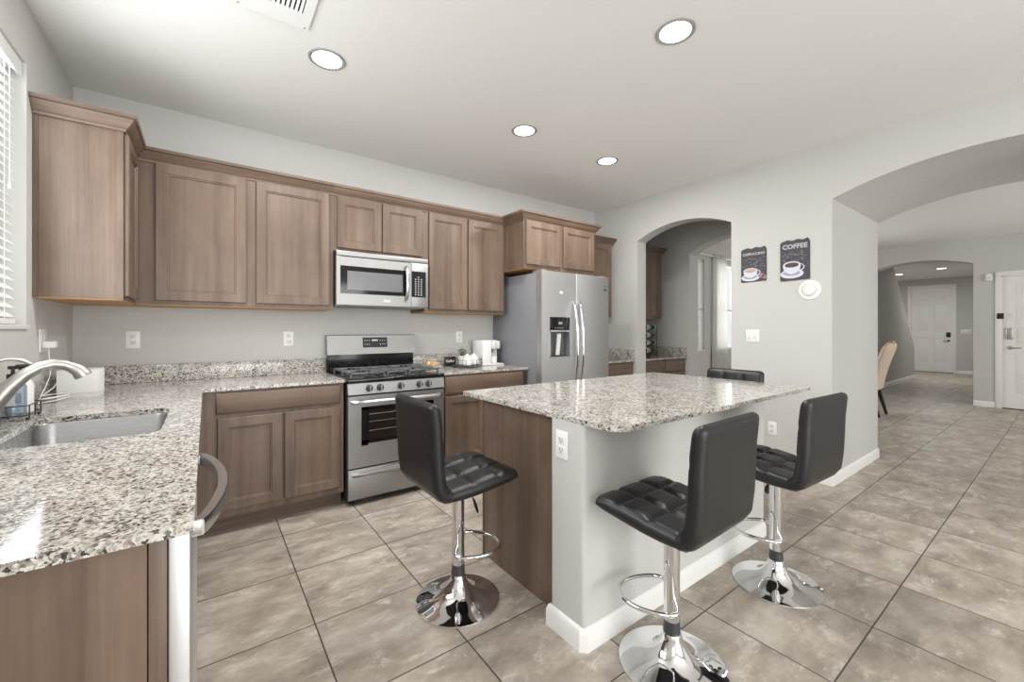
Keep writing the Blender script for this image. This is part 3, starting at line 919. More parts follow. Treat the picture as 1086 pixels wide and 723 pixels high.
# soap caddy with two bottles
qx, qy = -0.613, 2.535
cd = thing('wire_caddy', 'black wire caddy holding two soap bottles behind the sink', 'caddy', (qx, qy, ZC))
mb = MB()
for z in (0.020, 0.058):
    mb.tube([(x, y, ZC + z) for x, y in rrect(qx - 0.050, qx + 0.050, qy - 0.085, qy + 0.085, 0.02, 4)], 0.0022, 6, closed=True)
for sx in (-0.05, 0.05):
    for sy in (-0.07, 0.0, 0.07): mb.tube([(qx + sx, qy + sy, ZC + 0.008), (qx + sx, qy + sy, ZC + 0.060)], 0.0022, 6)
for sx in (-0.025, 0.0, 0.025): mb.tube([(qx + sx, qy - 0.085, ZC + 0.012), (qx + sx, qy + 0.085, ZC + 0.012)], 0.0018, 6)
part('basket', mb, 'black', cd)
for sx in (-0.045, 0.045):
    for sy in (-0.07, 0.07):
        part('foot', MB().ellipsoid((qx + sx, qy + sy, ZC + 0.006), 0.006, 0.006, 0.006, 10, 6), 'black', cd)
def soap(label, y, m):
    t = thing('soap_bottle', label, 'soap bottle', (qx, y, ZC + 0.016), group='soap bottles in the wire caddy')
    part('bottle', MB().lathe([(0.033, 0.0), (0.037, 0.004), (0.037, 0.115), (0.030, 0.132), (0.014, 0.142), (0.013, 0.150)], (qx, y, ZC + 0.016), 'z', 24), m, t)
    mb = MB().lathe([(0.017, 0.146), (0.017, 0.166), (0.006, 0.168), (0.005, 0.184), (0.014, 0.186), (0.014, 0.198)], (qx, y, ZC + 0.016), 'z', 20)
    mb.tube([(qx, y, ZC + 0.208), (qx + 0.030, y, ZC + 0.210), (qx + 0.052, y, ZC + 0.206)], [0.007, 0.006, 0.004], 10)
    part('pump', mb, 'black', t, 'black pump top')
    part('label', MB().box(qx - 0.012, qx + 0.012, y - 0.0385, y - 0.0365, ZC + 0.06, ZC + 0.10), 'print', t)
soap('clear pale blue soap bottle with black pump, nearer the faucet base', qy - 0.042, 'soap')
soap('white soap bottle with black pump, nearer the white box on the counter', qy + 0.042, 'white')

# white electronics box with its cord, and the wall outlet it is plugged into
hb = thing('network_box', 'white angular router box lying on the granite corner', 'router', (-0.52, 3.24, ZC))
poly = [(-0.628, 3.16), (-0.478, 3.125), (-0.455, 3.21), (-0.47, 3.31), (-0.60, 3.34), (-0.628, 3.30)]
part('shell', MB().loft([[(x, y, ZC + 0.022) for x, y in poly], [(x, y, ZC + 0.138) for x, y in poly], [(x * 0.97 - 0.016, y * 0.985 + 0.049, ZC + 0.144) for x, y in poly]]), 'white', hb)
part('base', MB().loft([[(x * 0.985 - 0.008, y * 0.99 + 0.032, ZC + 0.0) for x, y in poly], [(x * 0.99 - 0.005, y * 0.99 + 0.032, ZC + 0.021) for x, y in poly]]), 'offwhite', hb)

def outlet(name, label, cat, face, plane, u, z, kind='outlet', gangs=1, w=0.072, h=0.116):
    loc = {'-y': (u, plane, z), '-x': (plane, u, z), '+x': (plane, u, z)}[face]
    t = thing(name, label, cat, loc)
    W = w + 0.046 * (gangs - 1)
    part('plate', MB().fbox(face, plane, u - W / 2, u + W / 2, z - h / 2, z + h / 2, -0.006, -0.0005, 0.003), 'white', t)
    for g in range(gangs):
        uu = u + (g - (gangs - 1) / 2) * 0.046
        if kind == 'outlet':
            for dz in (-0.021, 0.021):
                rc = part('receptacle', MB().fbox(face, plane, uu - 0.017, uu + 0.017, z + dz - 0.015, z + dz + 0.015, -0.0085, -0.005, 0.003), 'offwhite', t)
                mb = MB()
                for du in (-0.007, 0.006): mb.fbox(face, plane, uu + du - 0.0012, uu + du + 0.0012, z + dz - 0.002, z + dz + 0.008, -0.0089, -0.0083)
                mb.fbox(face, plane, uu - 0.003, uu + 0.002, z + dz - 0.010, z + dz - 0.006, -0.0089, -0.0083)
                part('slots', mb, 'dark', rc)
        elif kind == 'gfci':
            part('receptacle', MB().fbox(face, plane, uu - 0.018, uu + 0.018, z - 0.035, z + 0.035, -0.0085, -0.005, 0.002), 'offwhite', t)
        else:
            part('rocker', MB().fbox(face, plane, uu - 0.0165, uu + 0.0165, z - 0.034, z + 0.034, -0.0095, -0.005, 0.003), 'offwhite', t)
    return t
outlet('wall_outlet', 'white wall outlet beside the window with an adapter plugged in', 'outlet', '+x', XL, 3.15, 1.215, 'gfci', 2)
outlet('wall_outlet', 'white wall outlet above the left granite backsplash, below the corner cabinet', 'outlet', '-y', YB, -0.395, 1.205)
outlet('wall_outlet', 'small white wall outlet just left of the range', 'outlet', '-y', YB, 0.531, 1.20)
outlet('wall_outlet', 'white wall outlet above the sign and tray, right of the range', 'outlet', '-y', YB, 2.085, 1.20)
outlet('wall_outlet', 'white outlet on the short end of the island wall', 'outlet', '-x', 1.195, 1.277, 0.792)
outlet('wall_outlet', 'low white outlet on the wall behind the right-hand bar stool', 'outlet', '-x', XR, 1.632, 0.386)
outlet('light_switch', 'white double light switch beside the pantry arch', 'light switch', '-x', XR, 1.80, 1.215, 'switch', 2)
outlet('light_switch', 'white light switch on the hall wall right of the front door', 'light switch', '-x', 17.57, 1.90, 1.22, 'switch', 3, 0.11)

t = thing('power_adapter', 'white power adapter with cord plugged into the outlet by the window', 'power adapter', (XL + 0.04, 3.13, 1.19))
part('block', MB().box(XL + 0.010, XL + 0.058, 3.105, 3.150, 1.178, 1.212, 0.005), 'white', t)
cp = [(XL + 0.030, 3.12, 1.18), (XL + 0.034, 3.115, 1.12), (XL + 0.036, 3.12, 1.05), (XL + 0.030, 3.125, 1.02), (-0.645, 3.05, 0.98), (-0.645, 2.98, 0.95), (-0.64, 2.93, ZC + 0.006)]
for k in range(26):
    a = 2 * PI * k / 12
    cp.append((-0.605 + 0.038 * math.cos(a + PI), 3.03 + 0.075 * math.sin(a + PI * 1.2), ZC + 0.006 + 0.0012 * k))
cp += [(-0.63, 3.12, ZC + 0.06), (-0.632, 3.20, ZC + 0.08)]
part('cord', MB().tube(cp, 0.0022, 6), 'white', t)

# ------------------------------------------------------------------ range
RX0, RX1, RYF = 0.806, 1.562, 3.075
rg = thing('gas_range', 'stainless steel gas range with black cooktop and oven door', 'stove', ((RX0 + RX1) / 2, 3.4, 0))
part('body', MB().box(RX0, RX1, RYF + 0.03, 3.735, 0.035, 0.895), 'black', rg)
for x in (RX0 + 0.05, RX1 - 0.05):
    part('foot', MB().lathe([(0.018, 0), (0.018, 0.03), (0.012, 0.036)], (x, RYF + 0.09, 0.0), 'z', 14), 'black', rg)
part('storage_drawer', MB().box(RX0 + 0.004, RX1 - 0.004, RYF, RYF + 0.03, 0.050, 0.268, 0.006), 'steel', rg)
mb = MB()
rings = []
for i in range(25):
    k = i / 24
    x = RX0 + 0.03 + k * (RX1 - RX0 - 0.06)
    b = 0.020 * min(1, math.sin(PI * k) * 3)
    rings.append([(x, RYF + 0.004, 0.205), (x, RYF - b, 0.215), (x, RYF - b - 0.006, 0.228), (x, RYF - b, 0.242), (x, RYF + 0.004, 0.248)])
mb.loft(rings)
part('drawer_handle', mb, 'steel', rg)
dr = part('oven_door', MB().plate([(RX0 + 0.004, 0.278), (RX1 - 0.004, 0.278), (RX1 - 0.004, 0.792), (RX0 + 0.004, 0.792)],
          [[(RX0 + 0.125, 0.46), (RX1 - 0.125, 0.46), (RX1 - 0.125, 0.70), (RX0 + 0.125, 0.70)]], 'y', RYF - 0.004, RYF + 0.028), 'steel', rg)
part('window', MB().box(RX0 + 0.124, RX1 - 0.124, RYF, RYF + 0.006, 0.459, 0.701), 'ovenglass', dr, 'dark oven window')
mb = MB()
for a, b, c, d in ((RX0 + 0.095, RX0 + 0.145, 0.432, 0.712), (RX1 - 0.145, RX1 - 0.095, 0.432, 0.712)): mb.box(a, b, RYF - 0.0055, RYF - 0.003, c, d)
mb.box(RX0 + 0.095, RX1 - 0.095, RYF - 0.0055, RYF - 0.003, 0.690, 0.712).box(RX0 + 0.095, RX1 - 0.095, RYF - 0.0055, RYF - 0.003, 0.445, 0.470)
part('window_border', mb, 'blackgloss', dr)
mb = MB()
for z in (0.535, 0.60, 0.655): mb.tube([(RX0 + 0.15, RYF - 0.001, z), (RX1 - 0.15, RYF - 0.001, z)], 0.0016, 6)
part('rack_lines', mb, 'greyside', dr)
rings = []
mb = MB()
for i in range(33):
    k = i / 32
    x = RX0 + 0.020 + k * (RX1 - RX0 - 0.04)
    b = 0.045 * min(1, (math.sin(PI * k) * 4) ** 0.6) if 0 < k < 1 else 0.0
    rings.append([(x, RYF - b + 0.008 + 0.0, 0.738), (x, RYF - b - 0.010, 0.742), (x, RYF - b - 0.016, 0.753), (x, RYF - b - 0.010, 0.766), (x, RYF - b + 0.008, 0.769)])
mb.loft(rings)
part('oven_handle', mb, 'bright', rg)
mb = MB().prism([(RYF - 0.012, 0.806), (RYF + 0.03, 0.806), (RYF + 0.03, 0.884), (RYF + 0.004, 0.884)], 'x', RX0 + 0.002, RX1 - 0.002)
part('control_panel', mb, 'steel', rg)
part('vent_slot', MB().box(RX0 + 0.004, RX1 - 0.004, RYF + 0.002, RYF + 0.03, 0.792, 0.806), 'black', rg)
for fx_ in (0.20, 0.305, 0.515, 0.715, 0.815):
    x = RX0 + fx_ * (RX1 - RX0); z = 0.846
    y = RYF - 0.0035
    kb = part('knob', MB().lathe([(0.026, 0.0), (0.026, -0.006), (0.022, -0.009), (0.021, -0.026), (0.018, -0.030)], (x, y, z), 'y', 24), 'iron', rg)
    part('grip', MB().box(x - 0.005, x + 0.005, y - 0.040, y - 0.024, z - 0.020, z + 0.020, 0.002), 'greyside', kb)
# cooktop
part('cooktop', MB().box(RX0 - 0.004, RX1 + 0.004, RYF - 0.006, 3.70, 0.888, 0.920, 0.010, 3), 'blackgloss', rg)
for bx, by, br in ((RX0 + 0.17, 3.24, 0.045), (RX0 + 0.17, 3.50, 0.036), (RX1 - 0.17, 3.24, 0.050), (RX1 - 0.17, 3.50, 0.036), ((RX0 + RX1) / 2, 3.37, 0.040)):
    part('burner', MB().lathe([(br + 0.02, 0.0), (br + 0.018, 0.008), (br, 0.010), (br, 0.018), (br * 0.9, 0.022)], (bx, by, 0.918), 'z', 22), 'iron', rg)
def grate(x0, x1):
    mb = MB(); z0, z1 = 0.944, 0.958; y0, y1, w = 3.115, 3.62, 0.011
    mb.box(x0, x1, y0, y0 + w, z0, z1, 0.003).box(x0, x1, y1 - w, y1, z0, z1, 0.003)
    mb.box(x0, x0 + w, y0, y1, z0, z1, 0.003).box(x1 - w, x1, y0, y1, z0, z1, 0.003)
    ym = (y0 + y1) / 2
    mb.box(x0, x1, ym - w / 2, ym + w / 2, z0, z1, 0.003)
    xm = (x0 + x1) / 2
    for a, b in ((y0, y0 + 0.085), (ym - 0.085, ym + 0.085), (y1 - 0.085, y1)): mb.box(xm - w / 2, xm + w / 2, a, b, z0, z1 + 0.004, 0.003)
    for yc in (y0 + 0.125, y1 - 0.125):
        mb.box(x0, x0 + 0.075, yc - w / 2, yc + w / 2, z0, z1 + 0.004, 0.003).box(x1 - 0.075, x1, yc - w / 2, yc + w / 2, z0, z1 + 0.004, 0.003)
    for x in (x0 + 0.006, x1 - 0.006):
        for y in (y0 + 0.006, y1 - 0.006, ym): mb.box(x - 0.006, x + 0.006, y - 0.006, y + 0.006, 0.918, z0 + 0.004)
    return mb
for a, b in ((RX0 + 0.03, RX0 + 0.285), (RX0 + 0.30, RX1 - 0.30), (RX1 - 0.285, RX1 - 0.03)):
    part('grate', grate(a, b), 'grate', rg)
part('backguard_base', MB().box(RX0 + 0.004, RX1 - 0.004, 3.695, 3.745, 0.89, 1.07), 'blackgloss', rg)
bgd = part('backguard', MB().prism([(3.665, 1.062), (3.750, 1.058), (3.750, 1.222), (3.700, 1.228), (3.690, 1.222)], 'x', RX0 - 0.004, RX1 + 0.004), 'steel', rg)
def on_guard(u, v, d):
    k = (v - 1.062) / 0.16
    return (u, 3.665 + 0.025 * k - d, v)
mb = MB()
xa, xb = RX0 + 0.285, RX0 + 0.50
mb.loft([[on_guard(xa, 1.118, -0.001), on_guard(xb, 1.118, -0.001), on_guard(xb, 1.205, -0.001), on_guard(xa, 1.205, -0.001)],
         [on_guard(xa, 1.118, 0.003), on_guard(xb, 1.118, 0.003), on_guard(xb, 1.205, 0.003), on_guard(xa, 1.205, 0.003)]])
part('display', mb, 'black', bgd)
mb = MB()
for zz in (1.145, 1.178):
    for uu in (0.018, 0.036, 0.054, 0.152, 0.172, 0.192):
        mb.loft([[on_guard(xa + uu + s * 0.004, zz + q * 0.003, d) for s, q in ((-1, -1), (1, -1), (1, 1), (-1, 1))] for d in (0.002, 0.0036)])
mb.loft([[on_guard(xa + 0.105 + s * 0.026, 1.180 + q * 0.007, d) for s, q in ((-1, -1), (1, -1), (1, 1), (-1, 1))] for d in (0.002, 0.0036)])
part('buttons', mb, 'print', bgd)

# ------------------------------------------------------------------ microwave
MX0, MX1, MYF, MZ0, MZ1 = 0.800, 1.556, 3.365, 1.462, 1.884
mw = thing('microwave', 'stainless over-the-range microwave below the short cabinet', 'microwave', ((MX0 + MX1) / 2, 3.5, MZ0))
part('body', MB().box(MX0 + 0.002, MX1 - 0.002, MYF + 0.03, YB - 0.002, MZ0 + 0.012, MZ1), 'black', mw)
part('bottom_plate', MB().box(MX0 + 0.01, MX1 - 0.01, MYF + 0.04, YB - 0.02, MZ0 - 0.004, MZ0 + 0.012), 'grille', mw)
mb = MB()
mb.box(MX0, MX1, MYF, MYF + 0.03, MZ1 - 0.040, MZ1, 0.006)
part('top_vent', mb, 'steel', mw)
part('vent_gap', MB().box(MX0 + 0.03, MX1 - 0.16, MYF - 0.001, MYF + 0.01, MZ1 - 0.046, MZ1 - 0.040), 'dark', mw)
mdx = MX0 + 0.600
md = part('door', MB().plate([(MX0, MZ0 + 0.004), (mdx, MZ0 + 0.004), (mdx, MZ1 - 0.042), (MX0, MZ1 - 0.042)],
          [[(MX0 + 0.030, MZ0 + 0.092), (mdx - 0.055, MZ0 + 0.092), (mdx - 0.055, MZ0 + 0.305), (MX0 + 0.030, MZ0 + 0.305)]], 'y', MYF, MYF + 0.03), 'steel', mw)
wn = part('window', MB().box(MX0 + 0.029, mdx - 0.020, MYF - 0.002, MYF + 0.010, MZ0 + 0.091, MZ0 + 0.306), 'blackgloss', md, 'black glass window')
part('screen', MB().box(MX0 + 0.080, mdx - 0.075, MYF - 0.0035, MYF - 0.001, MZ0 + 0.122, MZ0 + 0.268), 'mwglass', wn)
part('badge', MB().box(MX0 + 0.365, MX0 + 0.425, MYF - 0.002, MYF + 0.001, MZ0 + 0.034, MZ0 + 0.056), 'bright', md)
hp = []
for i in range(17):
    k = i / 16
    hp.append((mdx - 0.045, MYF - 0.004 - 0.042 * math.sin(PI * k) ** 0.6, MZ0 + 0.055 + k * 0.285))
part('handle', MB().tube(hp, 0.013, 12, flat=(1.0, 0.75)), 'bright', md)
cpn = part('control_panel', MB().box(mdx + 0.003, MX1, MYF, MYF + 0.03, MZ0 + 0.004, MZ1 - 0.042, 0.003), 'steel', mw)
part('keypad', MB().box(mdx + 0.006, MX1 - 0.022, MYF - 0.002, MYF + 0.004, MZ0 + 0.088, MZ0 + 0.308), 'blackgloss', cpn)
mb = MB()
for r in range(9):
    for c in range(3):
        z = MZ0 + 0.108 + r * 0.019; x = mdx + 0.040 + c * 0.026
        if r == 8 and c != 1: continue
        mb.box(x - 0.006, x + 0.006, MYF - 0.003, MYF - 0.0015, z - 0.003, z + 0.003)
part('keys', mb, 'print', cpn)

# ------------------------------------------------------------------ refrigerator
GX0, GX1, GXM, GYF, GZ = 2.487, 3.412, 2.930, 2.935, 1.822
fg = thing('refrigerator', 'stainless side-by-side refrigerator with ice dispenser', 'refrigerator', ((GX0 + GX1) / 2, 3.35, 0))
part('body', MB().box(GX0 + 0.006, GX1 - 0.006, GYF + 0.082, YB - 0.012, 0.02, GZ - 0.012, 0.006), 'greyside', fg)
part('kick_grille', MB().box(GX0 + 0.02, GX1 - 0.02, GYF + 0.05, GYF + 0.09, 0.0, 0.09), 'black', fg)
for x in (GX0 + 0.03, GX1 - 0.09):
    part('hinge_cover', MB().box(x, x + 0.07, GYF + 0.03, GYF + 0.17, GZ - 0.013, GZ + 0.012, 0.006), 'greyside', fg)
DX0, DX1, DZ0, DZ1 = GX0 + 0.105, GX0 + 0.350, 1.015, 1.392
fl = part('freezer_door', MB().plate([(GX0, 0.10), (GXM - 0.003, 0.10), (GXM - 0.003, GZ), (GX0, GZ)],
          [[(DX0, DZ0), (DX1, DZ0), (DX1, 1.27), (DX0, 1.27)]], 'y', GYF, GYF + 0.075), 'steel_v', fg)
fd = part('fridge_door', MB().box(GXM + 0.003, GX1, GYF, GYF + 0.075, 0.10, GZ, 0.008, 3), 'steel_v', fg)
part('gasket', MB().box(GX0 + 0.012, GX1 - 0.012, GYF + 0.075, GYF + 0.083, 0.10, GZ - 0.01), 'grille', fg)
ds = part('dispenser_display', MB().box(DX0 - 0.004, DX1 + 0.004, GYF - 0.006, GYF + 0.004, 1.268, DZ1, 0.002), 'blackgloss', fl)
mb = MB()
for i in range(4): mb.box(DX0 + 0.055 + i * 0.03, DX0 + 0.070 + i * 0.03, GYF - 0.0068, GYF - 0.005, 1.285, 1.292)
mb.box(DX0 + 0.10, DX0 + 0.15, GYF - 0.0068, GYF - 0.005, 1.325, 1.345)
part('icons', mb, 'grille', ds)
mb = MB()
mb.box(DX0, DX1, GYF + 0.070, GYF + 0.074, DZ0, 1.27).box(DX0 + 0.0, DX0 + 0.004, GYF + 0.003, GYF + 0.07, DZ0, 1.27).box(DX1 - 0.004, DX1, GYF + 0.003, GYF + 0.07, DZ0, 1.27)
mb.box(DX0, DX1, GYF + 0.003, GYF + 0.07, DZ0, DZ0 + 0.006).box(DX0, DX1, GYF + 0.003, GYF + 0.07, 1.262, 1.27)
part('dispenser_recess', mb, 'mwglass', fl)
mb = MB()
for a, b, c, d in ((DX0 - 0.006, DX0, DZ0 - 0.006, 1.268), (DX1, DX1 + 0.006, DZ0 - 0.006, 1.268), (DX0 - 0.006, DX1 + 0.006, DZ0 - 0.010, DZ0), (DX0 - 0.006, DX1 + 0.006, 1.252, 1.268)):
    mb.box(a, b, GYF - 0.005, GYF + 0.002, c, d)
part('dispenser_trim', mb, 'bright', fl)
mb = MB().prism([(GYF + 0.012, 1.23), (GYF + 0.026, 1.235), (GYF + 0.050, 1.03), (GYF + 0.036, 1.03)], 'x', DX0 + 0.105, DX0 + 0.150)
part('paddle', mb, 'white', fl)
part('drip_tray', MB().box(DX0 + 0.03, DX1 - 0.03, GYF - 0.004, GYF + 0.06, DZ0 + 0.006, DZ0 + 0.012), 'black', fl)
part('magnet', MB().ellipsoid((GX0 + 0.245, GYF - 0.003, 1.625), 0.020, 0.006, 0.014, 16, 8), 'white', fl, 'small white oval on the door')
for dr_, x in ((fl, GXM - 0.038), (fd, GXM + 0.038)):
    hp = []
    for i in range(29):
        k = i / 28
        hp.append((x, GYF - 0.002 - 0.062 * math.sin(PI * k) ** 0.5, 0.72 + k * 0.83))
    part('handle', MB().tube(hp, 0.014, 12), 'chrome', dr_)
mb = MB().box(GX1 - 0.085, GX1 - 0.035, GYF - 0.0015, GYF + 0.001, 1.680, 1.694).box(GX1 - 0.080, GX1 - 0.050, GYF - 0.0015, GYF + 0.001, 1.722, 1.727)
part('badge', mb, 'iron', fd, 'small dark maker plate')

# ------------------------------------------------------------------ island
IX0, IX1, IY0, IY1 = 1.195, 3.035, 0.985, 2.125
t = thing('kitchen_island', 'island base: wooden cabinets backed by a pale painted half wall', 'kitchen island', (2.0, 1.6, 0))
ponyo = rrect(1.195, 2.790, 1.155, 1.352, 0.018, 5)
part('half_wall', MB().loft([[(x, y, 0.0) for x, y in ponyo], [(x, y, 0.8935) for x, y in ponyo]]), 'wall', t, 'pale grey painted half wall')
bbpath = [(1.262, 1.352), (1.195, 1.352), (1.195, 1.172), (1.212, 1.155), (2.773, 1.155), (2.790, 1.172), (2.790, 1.352)]
part('baseboard', MB().sweep(bbpath, [(0, 0), (0.014, 0), (0.014, 0.066), (0.010, 0.078), (0.006, 0.088), (0, 0.092)], 1), 'trim', t, 'white baseboard')
part('cabinet_body', MB().box(1.274, 2.786, 1.352, 2.005, 0.0, 0.8935), 'wood', t)
part('end_panel', MB().box(1.266, 1.274, 1.353, 1.995, 0.0, 0.8935), 'wood', t, 'vertical-grain wooden end panel')
part('end_stile', MB().box(1.262, 1.278, 1.995, 2.010, 0.0, 0.8935, 0.002), 'wood', t)
for k in range(3):
    a = 1.29 + k * 0.50
    part('drawer_front', MB().slab_front('+y', 2.025, a, a + 0.485, 0.735, 0.880), 'wood_x', t)
    part('door', MB().panel_door('+y', 2.025, a, a + 0.485, 0.150, 0.715), 'wood', t)
def rr4(x0, x1, y0, y1, rs, n=7):
    pts = []
    for (cx, cy, a), r in zip((((x1), (y1), 0), ((x0), (y1), PI / 2), ((x0), (y0), PI), ((x1), (y0), 1.5 * PI)), rs):
        sx = -1 if cx == x1 else 1; sy = -1 if cy == y1 else 1
        for k in range(n + 1):
            tt = a + PI / 2 * k / n
            pts.append((cx + sx * r + r * math.cos(tt), cy + sy * r + r * math.sin(tt)))
    return pts
iso = rr4(IX0, IX1, IY0, IY1, (0.02, 0.02, 0.075, 0.02))
ic = counter_edge(MB().plate(iso, [], 'z', 0.894, ZC))
tag(make('countertop', ic, 'granite'), 'polished speckled granite island countertop with rounded front corner', 'countertop')

# ------------------------------------------------------------------ bar stools
def pad(inner, outer, w, tuft_x, tuft_s, depth, nx=49, xe=16, se=18, skip=(False, False)):
    """upholstered pad: paired side-view curves (y,z) swept across x, edges rounded, inner face tufted"""
    def resample(pl, n):
        P = [Vector(p) for p in pl]
        L = [0.0]
        for a, b in zip(P, P[1:]): L.append(L[-1] + (b - a).length)
        out = []
        for i in range(n):
            k = i / (n - 1)
            k = 0.5 - 0.5 * math.cos(PI * k) if True else k
            k = 0.55 * k + 0.45 * i / (n - 1)
            s = k * L[-1]
            j = max(0, min(len(P) - 2, next((q for q in range(len(P) - 1) if L[q + 1] >= s - 1e-9), len(P) - 2)))
            tt = (s - L[j]) / max(1e-9, L[j + 1] - L[j])
            out.append((P[j].lerp(P[j + 1], tt), k))
        return out
    n = 44
    I, O = resample(inner, n), resample(outer, n)
    mb = MB(); bm = mb.bm
    G = [[], []]
    for i in range(n):
        k = I[i][1]
        a, b = I[i][0], O[i][0]
        mid = (a + b) / 2
        se_ = (1 - abs(2 * k - 1) ** se) ** 0.5 if True else 1
        if skip[0] and k < 0.5: se_ = 1.0
        if skip[1] and k > 0.5: se_ = 1.0
        rows = [[], []]
        for j in range(nx):
            q = j / (nx - 1); q = 0.7 * (0.5 - 0.5 * math.cos(PI * q)) + 0.3 * q
            u = 2 * q - 1
            xe_ = (1 - abs(u) ** xe) ** 0.5
            e = max(0.0, min(se_, 1) * xe_)
            for s, base in ((0, a), (1, b)):
                p = mid + (base - mid) * e
                if s == 0 and depth > 0:
                    gx = abs(math.sin(PI * tuft_x * q)); gs = abs(math.sin(PI * tuft_s * k))
                    gro = 1 - min(1, gx * 1.9) * min(1, gs * 1.9)
                    edge = min(1, 6 * min(q, 1 - q)) * min(1, 6 * min(k, 1 - k))
                    gro = gro ** 1.6 * (0.25 + 0.75 * edge)
                    p = p - (a - b).normalized() * depth * gro
                kk = 0.5 if (skip[0] and k < 0.5) or (skip[1] and k > 0.5) else k
                rows[s].append(bm.verts.new((u * w * (1 - 0.13 * abs(2 * kk - 1) ** 26), p.x, p.y)))
        G[0].append(rows[0]); G[1].append(rows[1])
    for s in (0, 1):
        for i in range(n - 1):
            for j in range(nx - 1):
                bm.faces.new((G[s][i][j], G[s][i][j + 1], G[s][i + 1][j + 1], G[s][i + 1][j]))
    for i in range(n - 1):
        for j in (0, nx - 1):
            bm.faces.new((G[0][i][j], G[0][i + 1][j], G[1][i + 1][j], G[1][i][j]))
    for j in range(nx - 1):
        for i in (0, n - 1):
            bm.faces.new((G[0][i][j], G[0][i][j + 1], G[1][i][j + 1], G[1][i][j]))
    mb._mark()
    return mb

def make_stool(label, loc, rz, turn):
    t = thing('bar_stool', label, 'bar stool', loc, rz, 'black quilted bar stools')
    # seat: front edge first, running back to the corner
    si = [(0.212, 0.600), (0.205, 0.622), (0.16, 0.632), (0.08, 0.630), (0.0, 0.620), (-0.08, 0.610), (-0.150, 0.606)]
    so = [(0.207, 0.590), (0.195, 0.582), (0.15, 0.570), (0.08, 0.560), (0.0, 0.550), (-0.08, 0.546), (-0.165, 0.550)]
    part('seat', pad(si, so, 0.208, 3, 3, 0.016, skip=(False, True)), 'leather', t, local=True, smooth=60, weld=True)
    bi = [(-0.128, 0.604), (-0.146, 0.612), (-0.158, 0.640), (-0.164, 0.70), (-0.168, 0.78), (-0.172, 0.86), (-0.180, 0.93), (-0.186, 0.968)]
    bo = [(-0.150, 0.549), (-0.186, 0.562), (-0.212, 0.600), (-0.222, 0.68), (-0.226, 0.77), (-0.229, 0.86), (-0.236, 0.93), (-0.242, 0.972)]
    part('backrest', pad(bi, bo, 0.211, 3, 3, 0.010, skip=(True, False)), 'leather', t, local=True, smooth=60, weld=True)
    part('seat_plate', MB().box(-0.08, 0.08, -0.08, 0.08, 0.535, 0.556, 0.004), 'black', t, local=True)
    part('gas_column', MB().lathe([(0.029, 0.165), (0.0295, 0.17), (0.0295, 0.50), (0.034, 0.515), (0.034, 0.54)], (0, 0, 0), 'z', 32), 'chrome', t, local=True)
    part('collar', MB().lathe([(0.031, 0.122), (0.0315, 0.124), (0.0315, 0.146), (0.030, 0.150), (0.030, 0.168), (0.0305, 0.172)], (0, 0, 0), 'z', 32), 'iron', t, 'black plastic collar', local=True)
    part('base', MB().lathe([(0.193, 0.0), (0.196, 0.003), (0.195, 0.008), (0.180, 0.0125), (0.150, 0.018), (0.120, 0.026), (0.092, 0.038), (0.070, 0.054), (0.053, 0.074), (0.043, 0.092), (0.037, 0.108), (0.035, 0.118), (0.031, 0.124)], (0, 0, 0), 'z', 56), 'chrome', t, local=True, smooth=50)
    half = [(0.0, 0.0), (0.0, 0.100), (0.018, 0.120), (0.060, 0.122), (0.115, 0.108), (0.165, 0.076), (0.192, 0.036), (0.196, 0.0)]
    pts = half + [(x, -y) for x, y in reversed(half[:-1])]
    def smooth_pts(P, it=2):
        for _ in range(it):
            Q = [P[0]]
            for a, b in zip(P, P[1:]):
                Q += [(0.75 * a[0] + 0.25 * b[0], 0.75 * a[1] + 0.25 * b[1]), (0.25 * a[0] + 0.75 * b[0], 0.25 * a[1] + 0.75 * b[1])]
            Q.append(P[-1]); P = Q
        return P
    fr_ = part('footrest', MB().tube([(x, y, 0.0) for x, y in smooth_pts(pts)], 0.0085, 12), 'chrome', t, local=True)
    fr_.location = (0, 0, 0.262); fr_.rotation_euler = (0, 0, turn)
    part('height_lever', MB().tube([(0.03, 0.03, 0.54), (0.042, 0.048, 0.50), (0.048, 0.056, 0.47)], 0.003, 8), 'iron', t, local=True)
    lv = t.children[-1]
    rings = []
    for k, (rw, rt) in enumerate(((0.006, 0.004), (0.013, 0.005), (0.017, 0.005), (0.016, 0.0045), (0.008, 0.003))):
        c = Vector((0.047 + 0.004 * k, 0.055 + 0.004 * k, 0.478 - 0.016 * k))
        rings.append([tuple(c + Vector((rw * math.cos(a) * 0.7, -rw * math.cos(a) * 0.7, 0)) + Vector((0.7, 0.7, 0.1)) * rt * math.sin(a)) for a in [2 * PI * i / 12 for i in range(12)]])
    part('paddle', MB().loft(rings), 'black', lv, local=True)
    return t

st = make_stool('black quilted bar stool on chrome base at the left end of the island, facing right', (0.955, 1.735, 0), -PI / 2, math.radians(52))
s2 = clone(st, (1.426, 0.918, 0), 0.030, 'nearest black bar stool, in front of the island corner, plain back to the camera', 'black quilted bar stools')
s3 = clone(st, (2.298, 0.898, 0), -0.049, 'black bar stool at the right end of the island front, before the low wall outlet', 'black quilted bar stools')
s4 = clone(st, (3.03, 1.555, 0), PI / 2, 'black bar stool behind the far right end of the island, only its backrest top showing', 'black quilted bar stools')

for stool, ang in ((s2, 135), (s3, 130), (s4, 90)):      # the footrest loops have swivelled round the columns
    for ch in stool.children:
        if ch.name.startswith('footrest'): ch.rotation_euler = (0, 0, math.radians(ang))

